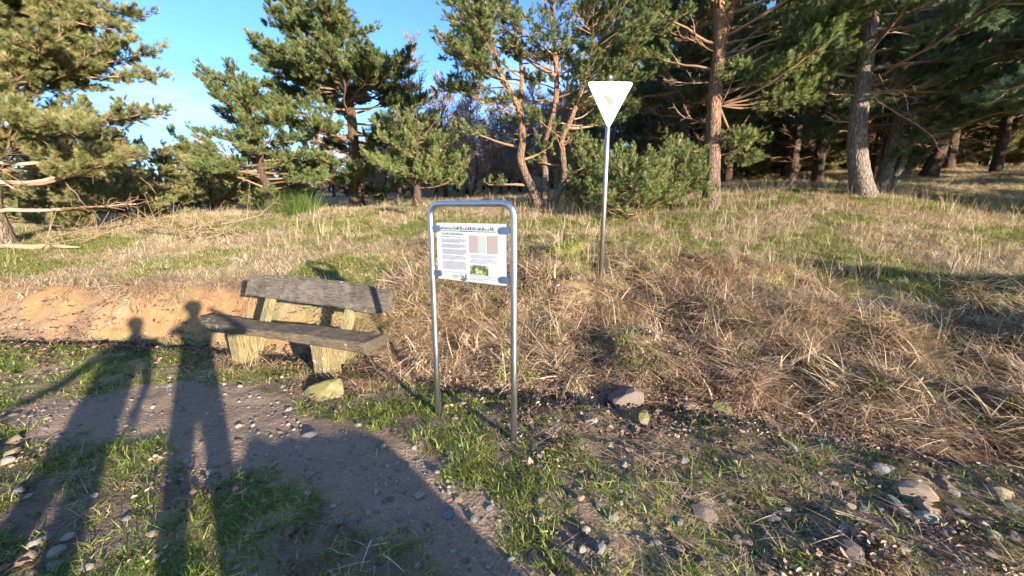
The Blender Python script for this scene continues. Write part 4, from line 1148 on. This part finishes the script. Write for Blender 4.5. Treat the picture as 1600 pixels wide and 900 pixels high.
def plank(name, mat, parent, xs, lo, hi, y0, y1, seed, bow=None, cham=0.012):
    """an irregular plank lying along x; lo/hi give its lower and upper edge, y0/y1 its two faces (functions of x)"""
    r = np.random.default_rng(seed); v = []; f = []
    for x in xs:
        a, b_ = lo(x) + r.normal(0, .003), hi(x) + r.normal(0, .003); p, q = y0(x), y1(x)
        ring = [(p + cham, a), (q - cham, a), (q, a + cham), (q, b_ - cham), (q - cham, b_), (p + cham, b_), (p, b_ - cham), (p, a + cham)]
        v += [(x, yy + r.normal(0, .0015), zz) for yy, zz in ring]
    n = 8; k = len(xs)
    for i in range(k - 1):
        for j in range(n):
            j2 = (j + 1) % n
            f.append((i * n + j, (i + 1) * n + j, (i + 1) * n + j2, i * n + j2))
    f.append(tuple(range(n))); f.append(tuple((k - 1) * n + j for j in range(n))[::-1])
    o = obj(name, mesh_of(name, v, f), mat, parent)
    return o

bz = Hs(-2.25, 3.75)
bench = empty('wooden_bench', (-2.27, 3.90, -0.03), math.radians(-19.5))
tag(bench, 'weathered rustic wooden bench of split planks in front of the earth bank', 'bench')
xs = np.linspace(-1.14, 1.12, 30)
wv = lambda x, s, a: a * math.sin(x * 2.3 + s) + a * .5 * math.sin(x * 5.1 + s * 2)
seat = plank('seat', M['seat_wood'], bench, xs, lambda x: 0.385 - .012 * math.cos(x * 1.2) + wv(x, 1, .008) + .030 * (1 - sstep(-1.14, -.75, x)), lambda x: 0.460 + .012 * x * x + wv(x, 0, .007),
             lambda x: -0.20 + wv(x, 2, .018) + .10 * (1 - sstep(-1.14, -.9, x)), lambda x: 0.09 + wv(x, .5, .01), 1)
back = plank('backrest', M['old_wood'], bench, np.linspace(-0.93, 1.0, 30), lambda x: 0.60 + wv(x, 3, .014) - .03 * x * x * (x > 0) * 1.6 + .05 * sstep(.7, 1.0, x), lambda x: 0.865 + wv(x, 1.5, .016) - .05 * sstep(.5, 1.0, x) - 0.01 * x,
             lambda x: 0.235, lambda x: 0.29, 2)
back.rotation_euler = (math.radians(-20), 0, 0); back.location = (0.01, -0.165, 0.160)
for x in (-0.62, 0.50):
    mb = MB()
    h = 0.392; y0_, y1_ = -0.13, 0.07
    gl = -0.12
    mb.add([(x - .065, y0_, gl), (x + .065, y0_, gl), (x + .075, y1_, gl), (x - .075, y1_, gl), (x - .08, y0_ - .02, h), (x + .08, y0_ - .02, h), (x + .08, y1_, h), (x - .08, y1_, h)],
           [(0, 3, 2, 1), (4, 5, 6, 7), (0, 1, 5, 4), (1, 2, 6, 5), (2, 3, 7, 6), (3, 0, 4, 7)])
    lg = mb.build('leg', M['leg_wood'], bench)
    bv = lg.modifiers.new('bevel', 'BEVEL'); bv.width = 0.014; bv.segments = 2
    ps = MB(); w = .05
    A = np.array([x + .02, 0.09, 0.10]); B = np.array([x + .02, 0.44, 0.86]); t_ = np.array([0, .035, -.009])
    s_ = np.array([w, 0, 0])
    ps.add([A - s_ - t_, A + s_ - t_, A + s_ + t_, A - s_ + t_, B - s_ - t_, B + s_ - t_, B + s_ + t_, B - s_ + t_], [(0, 3, 2, 1), (4, 5, 6, 7), (0, 1, 5, 4), (1, 2, 6, 5), (2, 3, 7, 6), (3, 0, 4, 7)])
    po = ps.build('back_post', M['leg_wood'], bench)
    bv = po.modifiers.new('bevel', 'BEVEL'); bv.width = 0.008; bv.segments = 2

# ------------------------------------------------------------------ information board
def steel_mat(name, col, rough, bumpy=0.0):
    t = NT(name); p = t.obj_co()
    t.link(t.ramp(t.noise(t.mapping(p, (40, 40, 3)), 2, 3), [(0.3, (rough - .06,) * 3), (0.7, (rough + .08,) * 3)]), t.b.inputs['Roughness'])
    r = t.fin(t.mix(t.noise(p, 30, 3), col, tuple(c * .88 for c in col)), rough, 0.5, 1.0)
    return r
M['steel'] = steel_mat('brushed_steel', (0.62, 0.62, 0.64), 0.36)
M['zinc'] = steel_mat('galvanised_steel', (0.40, 0.38, 0.36), 0.48)
M['clamp'] = steel_mat('cast_aluminium', (0.42, 0.46, 0.55), 0.42)
M['white'] = flat('white_print', (0.46, 0.46, 0.49), 0.4, 0.4)
M['ink'] = flat('grey_ink', (0.10, 0.10, 0.14), 0.6)
M['black'] = flat('black_ink', (0.05, 0.05, 0.07), 0.6)
M['gline'] = flat('green_ink', (0.16, 0.32, 0.16), 0.6)
M['pink'] = flat('map_pink', (0.33, 0.265, 0.24), 0.6)
M['mapw'] = flat('map_pale', (0.36, 0.39, 0.36), 0.6)
M['yel'] = flat('logo_yellow', (0.30, 0.33, 0.13), 0.6)
def photo_mat():
    t = NT('flower_print'); p = t.obj_co()
    v = t.new('ShaderNodeTexVoronoi', feature='F1'); v.inputs['Scale'].default_value = 34; t.link(p, v.inputs['Vector'])
    return t.fin(t.ramp(v.outputs['Distance'], [(0.0, (0.46, 0.45, 0.24)), (0.35, (0.36, 0.37, 0.17)), (0.55, (0.10, 0.13, 0.06)), (1.0, (0.04, 0.06, 0.03))]), 0.4, 0.4)
M['photo'] = photo_mat()

PL = np.array([-0.580, 2.895]); PR = np.array([0.013, 2.54])
mid = (PL + PR) / 2; half = float(np.linalg.norm(PR - PL)) / 2
ang = math.atan2(PR[1] - PL[1], PR[0] - PL[0])
board = empty('information_board', (mid[0], mid[1], 0.0), ang)
tag(board, 'steel hoop frame holding a white printed nature information panel', 'information board')
zl = Hs(*PL) - 0.15; zr = Hs(*PR) - 0.15
R_ = 0.085; TOP = 1.655 - 0.022
arc = lambda cx, a0, a1: [(cx + R_ * math.cos(a), 0, TOP - R_ + R_ * math.sin(a)) for a in np.linspace(a0, a1, 9)]
path = [(-half, 0, zl), (-half, 0, 0.6)] + arc(-half + R_, math.pi, math.pi / 2) + arc(half - R_, math.pi / 2, 0) + [(half, 0, 0.6), (half, 0, zr)]
MB().tube(path, 0.0225, 20).build('frame', M['steel'], board, True)
PW_, Z0, Z1 = 0.585, 1.105, 1.505
pan = MB().box(0, 0, (Z0 + Z1) / 2, PW_, 0.006, Z1 - Z0).build('panel', M['white'], board)
yf = -0.0042
def rect(name, x0, x1, z0, z1, mat, y=yf):
    """a printed patch: x from the left edge, z from the top edge, in fractions of the panel"""
    X0, X1 = -PW_ / 2 + x0 * PW_, -PW_ / 2 + x1 * PW_; zz0, zz1 = Z1 - z1 * (Z1 - Z0), Z1 - z0 * (Z1 - Z0)
    return ([(X0, y, zz0), (X1, y, zz0), (X1, y, zz1), (X0, y, zz1)], [(0, 1, 2, 3)])
def prt(name, rects, mat, y=yf):
    mb = MB()
    for q in rects: mb.add(*rect(name, *q, mat, y))
    return mb.build(name, M[mat], pan)
r_ = np.random.default_rng(12)
prt('green_line', [(.075, .86, .125, .145)], 'gline')
sil = MB()
x = .08
while x < .84:                                         # the strip of plant silhouettes over the green line
    h = r_.uniform(.02, .06); w = r_.uniform(.004, .012)
    lean = r_.uniform(-.02, .02)
    q = rect('s', x, x + w, .112 - h, .112, None)[0]
    sil.add([q[0], q[1], (q[2][0] + lean * PW_, q[2][1], q[2][2]), (q[3][0] + lean * PW_, q[3][1], q[3][2])], [(0, 1, 2, 3)])
    x += w + r_.uniform(.0, .014)
sil.build('plant_silhouettes', M['black'], pan)
prt('header_caption', [(.36, .47, .128, .142), (.48, .55, .128, .142)], 'ink', yf - .0004)
def text_mesh(txt, size, x, z, mat, name):
    cu = bpy.data.curves.new(name, 'FONT'); cu.body = txt; cu.size = size
    to = bpy.data.objects.new(name, cu); C.objects.link(to)
    dg = bpy.context.evaluated_depsgraph_get()
    me = bpy.data.meshes.new_from_object(to.evaluated_get(dg)); bpy.data.objects.remove(to)
    o = obj(name, me, M[mat], pan)
    o.rotation_euler = (math.pi / 2, 0, 0); o.location = (-PW_ / 2 + x * PW_, yf, Z1 - z * (Z1 - Z0))
    return o
text_mesh('Große Seltenheiten', 0.024, .085, .205, 'ink', 'heading')
def lines(name, x0, x1, z0, z1, n, mat='ink', th=.006):
    rs = []
    for i in range(n):
        z = z0 + (z1 - z0) * i / max(1, n - 1); x = x0
        end = x1 if i < n - 1 else x0 + (x1 - x0) * r_.uniform(.5, .95)
        while x < end - .01:
            w = min(r_.uniform(.012, .05), end - x); rs.append((x, x + w, z, z + th)); x += w + .006
    return prt(name, rs, mat)
lines('text_block', .085, .44, .235, .235, 1, th=.009)
for z0, z1, n in ((.28, .33, 4), (.37, .42, 4), (.46, .53, 5), (.57, .63, 4), (.67, .80, 8)): lines('text_block', .085, .44, z0, z1, n, th=.007)
prt('map', [(.495, .615, .20, .49)], 'pink'); prt('map', [(.63, .725, .21, .49)], 'mapw'); prt('map', [(.745, .885, .195, .49)], 'pink')
lines('text_block', .505, .88, .53, .57, 3, th=.005); lines('text_block', .505, .88, .60, .66, 4, th=.005)
prt('flower_photo', [(.50, .755, .70, .865)], 'photo')
prt('ruled_line', [(.09, .46, .855, .860), (.48, .88, .885, .890)], 'ink')
prt('logo', [(.235, .325, .90, .955)], 'yel'); prt('logo', [(.15, .165, .89, .95)], 'mapw')
lg = MB()                                              # black brush-like emblem
for pts_, w in (([(.35, .965), (.40, .985), (.43, .975)], .010), ([(.355, .885), (.375, .93), (.40, .975)], .006), ([(.395, .90), (.398, .95)], .006), ([(.44, .88), (.425, .94), (.41, .975)], .009), ([(.425, .935), (.455, .965)], .008)):
    for a, b_ in zip(pts_[:-1], pts_[1:]):
        A = np.array(a); B = np.array(b_); d = B - A; nn = np.array([-d[1], d[0]]); nn = nn / np.linalg.norm(nn) * w
        q = [A - nn, B - nn, B + nn, A + nn]
        lg.add([(-PW_ / 2 + u[0] * PW_, yf, Z1 - u[1] * (Z1 - Z0)) for u in q][::-1], [(0, 1, 2, 3)])
lg.build('emblem', M['black'], pan)
lines('text_block', .50, .86, .925, .945, 2, th=.006)
for s in (-1, 1):
    for z in (Z1 - .04, Z0 + .04):
        mb = MB()
        a0 = s * (half - .012); a1 = s * (PW_ / 2 - .045)
        lo, hi = min(a0, a1), max(a0, a1)
        n = 10; ring = []
        cxr = a1 + s * .022
        prof = [(a0, -.02), (cxr, -.022)] + [(cxr - s * .022 * math.sin(t), -.022 * math.cos(t)) for t in np.linspace(0.15, math.pi - .15, n)] + [(cxr, .022), (a0, .02)]
        k = len(prof)
        v = [(px, -.013, z + pz) for px, pz in prof] + [(px, .013, z + pz) for px, pz in prof]
        f = [tuple(range(k)), tuple(range(2 * k - 1, k - 1, -1))] + [(i, i + k, (i + 1) % k + k, (i + 1) % k) for i in range(k)]
        cl = mb.add(v, f).build('clamp', M['clamp'], board)
        bm = bmesh.new(); bm.from_mesh(cl.data); bmesh.ops.recalc_face_normals(bm, faces=bm.faces); bm.to_mesh(cl.data); bm.free()

# ------------------------------------------------------------------ triangular reserve sign
sx_, sy_ = 1.253, 5.5
gzv = Hs(sx_, sy_)
sign = empty('reserve_sign', (sx_, sy_, gzv), math.radians(2))
tag(sign, 'white triangular nature reserve sign on a galvanised pole', 'sign')
MB().tube([(0, 0.045, -0.2), (0, 0.045, 1.5), (0, 0.045, 3.235 - gzv)], 0.033, 18).build('pole', M['zinc'], sign, True)
MB().tube([(0, 0.045, 3.235 - gzv), (0, 0.045, 3.255 - gzv)], 0.036, 18).build('pole_cap', M['zinc'], sign)
def tri(w, top, bot, rad, y0, y1, cx=0.0):
    c = [np.array((cx - w / 2, top)), np.array((cx + w / 2, top)), np.array((cx, bot))]
    pts = []
    for i in range(3):
        p0, p1, p2 = c[i - 1], c[i], c[(i + 1) % 3]
        a = (p0 - p1) / np.linalg.norm(p0 - p1); b_ = (p2 - p1) / np.linalg.norm(p2 - p1)
        for t in np.linspace(0, 1, 7):
            A = p1 + a * rad * 1.6; B = p1 + b_ * rad * 1.6
            pts.append((1 - t) ** 2 * A + 2 * t * (1 - t) * p1 + t * t * B)
    k = len(pts)
    v = [(p[0], y0, p[1]) for p in pts] + [(p[0], y1, p[1]) for p in pts]
    f = [tuple(range(k)), tuple(range(2 * k - 1, k - 1, -1))] + [(i, i + k, (i + 1) % k + k, (i + 1) % k) for i in range(k)]
    m = mesh_of('tri', v, f)
    bm = bmesh.new(); bm.from_mesh(m); bmesh.ops.recalc_face_normals(bm, faces=bm.faces); bm.to_mesh(m); bm.free()
    return m
M['signwhite'] = flat('sign_white', (0.84, 0.83, 0.80), 0.3, 0.5)
M['cream'] = flat('sign_cream', (0.27, 0.255, 0.195), 0.35, 0.5)
M['faded'] = flat('faded_print', (0.14, 0.12, 0.095), 0.5)
M['fadedpink'] = flat('faded_edge', (0.22, 0.19, 0.15), 0.5)
ztop = 3.185 - gzv; zbot = 2.615 - gzv
plate = obj('plate', tri(0.60, ztop, zbot, 0.035, 0.0, 0.010), M['signwhite'], sign)
obj('inner_edge', tri(0.375, ztop - .085, zbot + .115, 0.008, -0.0020, -0.0004), M['fadedpink'], plate)
obj('inner_field', tri(0.36, ztop - .090, zbot + .122, 0.008, -0.0040, -0.0024), M['cream'], plate)
def on_sign(o): o.parent = plate; return o
def text2(txt, size, x, z, mat, name):
    cu = bpy.data.curves.new(name, 'FONT'); cu.body = txt; cu.size = size; cu.align_x = 'CENTER'
    to = bpy.data.objects.new(name, cu); C.objects.link(to)
    me = bpy.data.meshes.new_from_object(to.evaluated_get(bpy.context.evaluated_depsgraph_get())); bpy.data.objects.remove(to)
    o = obj(name, me, M[mat], plate); o.rotation_euler = (math.pi / 2, 0, 0); o.location = (x, -.0048, z)
text2('Naturschutzgebiet', 0.034, 0, ztop - .125, 'faded', 'lettering')
bird = [(-.10, -.155), (-.06, -.163), (-.02, -.185), (.02, -.205), (.055, -.235), (.075, -.27), (.04, -.262), (.01, -.275), (.015, -.295), (-.015, -.275), (-.03, -.245), (-.055, -.215), (-.085, -.185)]
obj('bird_emblem', mesh_of('bird_emblem', [(a * .9, -.0048, ztop + b_) for a, b_ in bird], [tuple(range(len(bird)))[::-1]]), M['faded'], plate)
for x, z in ((-.165, -.10 + .03), (.165, -.07), (-.032, -.465), (.032, -.465)):
    MB().tube([(x, -.001, ztop + z), (x, -.006, ztop + z)], .008, 10).build('rivet', M['black'], plate)
for z in (ztop - .10, zbot + .10): MB().tube([(0, .045, z - .015), (0, .045, z + .015)], .040, 18).build('clamp_band', M['zinc'], sign)

# ------------------------------------------------------------------ broken branch and brushwood at the left
b = at(60, 392)
M['split'] = twig_mat('split_wood', (0.22, 0.165, 0.10), (0.36, 0.28, 0.17))
MB().tube([(b.x - 0.75, b.y + .05, b.z + .08), (b.x - .2, b.y, b.z + .10), (b.x + .35, b.y + .05, b.z + .09), (b.x + .65, b.y + .1, b.z + .08)], [.05, .065, .05, .015], 7, True, .15)
lb = MB(); lb.tube([(-.9, 0, .07), (-.5, -.05, .10), (-.1, .0, .07), (.25, .03, .10), (.5, .0, .08), (.75, .06, .06)], [.035, .045, .05, .04, .03, .01], 8, True, .25)
o = lb.build('broken_branch', M['split'], None); o.location = b
tag(o, 'pale split branch lying at the foot of the old spreading pine', 'branch')
rr = np.random.default_rng(5)
for k in range(22):
    px = rr.uniform(60, 330); p = at(px, rr.uniform(352, 385))
    L = rr.uniform(.5, 1.5); a = rr.normal(0.1, .5); e = rr.normal(.12, .12)
    pts_ = [np.zeros(3)]
    for _ in range(5):
        a += rr.normal(0, .18); e += rr.normal(-.03, .12)
        pts_.append(pts_[-1] + L / 5 * np.array([math.cos(a) * math.cos(e), math.sin(a) * math.cos(e), math.sin(e)]))
    pts_ = np.array(pts_); pts_[:, 2] -= min(0, pts_[:, 2].min())
    mb = MB(); mb.tube(pts_, np.linspace(rr.uniform(.008, .018), .004, 6), 5)
    for _ in range(7):
        i = rr.integers(1, 5); mb.tube([pts_[i], pts_[i] + rr.normal(0, .25, 3) + np.array([.15, 0, .12])], [.008, .003], 4)
    o = mb.build('fallen_branch', M['twig_dry' if k % 3 else 'twig'], None)
    o.location = p + Vector((0, 0, rr.uniform(0.0, .12)))
    tag(o, 'dry fallen branch in the brushwood heap at the meadow edge', 'branch', 'brushwood heap')

# ------------------------------------------------------------------ shadow casters outside the view; the boulder and snags are added
def sunpos(p, a):
    q = p * N_ + a * S
    return float(q[0]), float(q[1])

M['jacket'] = flat('dark_jacket', (0.05, 0.06, 0.09), 0.8)
M['jacket2'] = flat('green_jacket', (0.06, 0.09, 0.06), 0.8)
M['skin'] = flat('skin', (0.55, 0.36, 0.27), 0.55)
M['hair'] = flat('hair', (0.06, 0.04, 0.03), 0.7)
def person(loc, rz, label, mat, pose, h=1.75):
    """one continuous figure grown from a jointed skeleton (faces +y before rotation)"""
    k = h / 1.75
    J = [((0, 0, .95), .15), ((0, 0, 1.15), .14), ((0, 0, 1.36), .165), ((0, 0, 1.49), .06), ((0, .02, 1.56), .075), ((0, .03, 1.65), .10), ((0, .02, 1.73), .06)]
    E = [(0, 1), (1, 2), (2, 3), (3, 4), (4, 5), (5, 6)]
    def chain(start, pts):
        last = start
        for p, r in pts:
            J.append((p, r)); E.append((last, len(J) - 1)); last = len(J) - 1
        return last
    for s in (-1, 1):
        chain(0, [((s * .10, 0, .86), .10), ((s * .12, .03, .50), .065), ((s * .13, 0, .10), .042), ((s * .14, .05, .04), .04), ((s * .15, .17, .03), .03)])
        sh, el, wr, hd = pose[s]
        w = chain(2, [((s * .19, 0, 1.40), .065), (el, .045), (wr, .03), (hd, .035)])
        d = np.array(hd) - np.array(wr); d /= np.linalg.norm(d) + 1e-9
        sd = np.cross(d, [0, 0, 1.0]); sd /= np.linalg.norm(sd) + 1e-9
        for f_, L in ((-.03, .065), (-.01, .08), (.01, .085), (.03, .07)):
            a = np.array(hd) + sd * f_ + d * .03
            chain(w, [(tuple(a), .010), (tuple(a + d * L * .5), .009), (tuple(a + d * L + np.array([0, 0, -.015])), .008)])
        a = np.array(hd) + sd * -.045 * s - d * .01
        chain(w, [(tuple(a), .011), (tuple(a + d * .035 - sd * .02 * s), .009)])
    m = bpy.data.meshes.new('body')
    m.from_pydata([tuple(c * k for c in p) for p, _ in J], E, [])
    root = empty('person', loc, rz); tag(root, label, 'person')
    o = obj('body', m, mat, root)
    md = o.modifiers.new('skin', 'SKIN')
    for i, (_, r) in enumerate(J): m.skin_vertices[0].data[i].radius = (r * k, r * k)
    m.skin_vertices[0].data[0].use_root = True
    md.use_smooth_shade = True
    sb = o.modifiers.new('sub', 'SUBSURF'); sb.levels = 1; sb.render_levels = 1
    hm = stone_mesh(9, 3, 0); hm.transform(Matrix.Translation((0, .015 * k, 1.685 * k)) @ Matrix.Diagonal((.105 * k, .115 * k, .09 * k, 1)))
    obj('hair', hm, M['hair'], root, True)
    return root
face = math.atan2(S[1], S[0]) - math.pi / 2
x, y = sunpos(-0.17, -0.42)
person((x, y, Hs(x, y)), face * .5, 'person in a dark jacket raising a camera with both hands', M['jacket'],
       {-1: (None, (-.34, .16, 1.30), (-.14, .28, 1.47), (-.07, .29, 1.53)), 1: (None, (.44, .10, 1.38), (.24, .24, 1.50), (.14, .28, 1.56))}, 1.74)
x, y = sunpos(-0.80, -0.75)
person((x, y, Hs(x, y)), face, 'person in a green jacket holding a bicycle by its handlebar', M['jacket2'],
       {-1: (None, (-.36, .10, 1.20), (-.52, .26, 1.10), (-.58, .30, 1.08)), 1: (None, (.28, -.05, 1.14), (.25, .12, .98), (.25, .17, .94))}, 1.66)

M['frame_red'] = flat('bicycle_paint', (0.25, 0.03, 0.03), 0.35, 0.5)
M['rubber'] = flat('rubber', (0.03, 0.03, 0.03), 0.8)
def bicycle(loc, rz, label):
    root = empty('bicycle', loc, rz); tag(root, label, 'bicycle')
    for cx in (-.53, .53):
        c = [(cx + .33 * math.cos(a), 0, .345 + .33 * math.sin(a)) for a in np.linspace(0, 2 * math.pi, 37)]
        wh = MB().tube(c, .022, 8, False).build('wheel', M['rubber'], root, True)
        for j in range(12):
            a = j * math.pi / 6
            MB().tube([(cx, 0, .345), (cx + .32 * math.cos(a), 0, .345 + .32 * math.sin(a))], .0022, 4).build('spoke', M['zinc'], wh)
    fr = MB()
    for a, b_ in (((-.53, 0, .345), (-.08, 0, .30)), ((-.08, 0, .30), (.36, 0, .82)), ((-.08, 0, .30), (-.22, 0, .86)), ((-.20, 0, .80), (.35, 0, .86)), ((-.53, 0, .345), (-.20, 0, .78)), ((.34, 0, .95), (.53, 0, .345))):
        fr.tube([a, b_], .018, 10)
    fr.build('frame', M['frame_red'], root, True)
    MB().tube([(.30, -.30, 1.03), (.36, -.12, 1.05), (.34, 0, 1.0), (.36, .12, 1.05), (.30, .30, 1.03)], .015, 10).build('handlebar', M['zinc'], root, True)
    MB().tube([(.34, 0, .94), (.34, 0, 1.01)], .016, 10).build('handlebar_stem', M['zinc'], root, True)
    MB().tube([(-.38, 0, .93), (-.28, 0, .94), (-.15, 0, .93), (-.06, 0, .92)], [.05, .085, .05, .02], 10).build('saddle', M['rubber'], root, True)
    MB().tube([(-.22, 0, .84), (-.23, 0, .92)], .013, 8).build('seat_post', M['zinc'], root)
    MB().tube([(-.08, -.06, .30), (-.08, .06, .30)], .02, 8).build('pedal_axle', M['zinc'], root)
x, y = sunpos(-1.55, -0.85)
bicycle((x, y, Hs(x, y)), face + 2.75, 'red bicycle standing beside the person in the green jacket')
# rounded boulder invented behind the camera to cast the broad foreground shadow
x, y = sunpos(0.52, -1.55)
bm_ = stone_mesh(333, 4, 7); bm_.materials.append(M['boulder'])
o = obj('boulder', bm_, None, None, True); o.location = (x, y, 0.42); o.scale = (.62, .55, .78); o.rotation_euler = (0, 0, .8)
tag(o, 'rounded waist-high boulder at the side of the path', 'boulder')

# two broken trunks added out of view to cast long shadows over the grass
for k, (pp, aa, h) in enumerate([(6.1, -3.6, 1.45), (7.4, -2.6, 1.2)]):
    x, y = sunpos(pp, aa)
    root = empty('tree_snag', (x, y, Hs(x, y) - .08)); tag(root, ['grey broken pine snag with a splintered top at the meadow side', 'short grey broken snag beside the taller snag'][k], 'tree stump')
    MB().tube(spline([(0, 0, 0), (.04, 0, h * .4), (-.03, .03, h * .8), (0, .05, h)], 4), np.linspace(.24, .13, 13) * (1 + .3 * np.exp(-np.arange(13) / 2.)), 12, True, .12).build('trunk', M['bark_grey'], root, True)
    for j in range(3):
        MB().tube([(0, .05, h - .05), (.06 * (j - 1), .05, h + .12 + .05 * j)], [.06, .008], 5).build('splinter', M['bark_grey'], root)
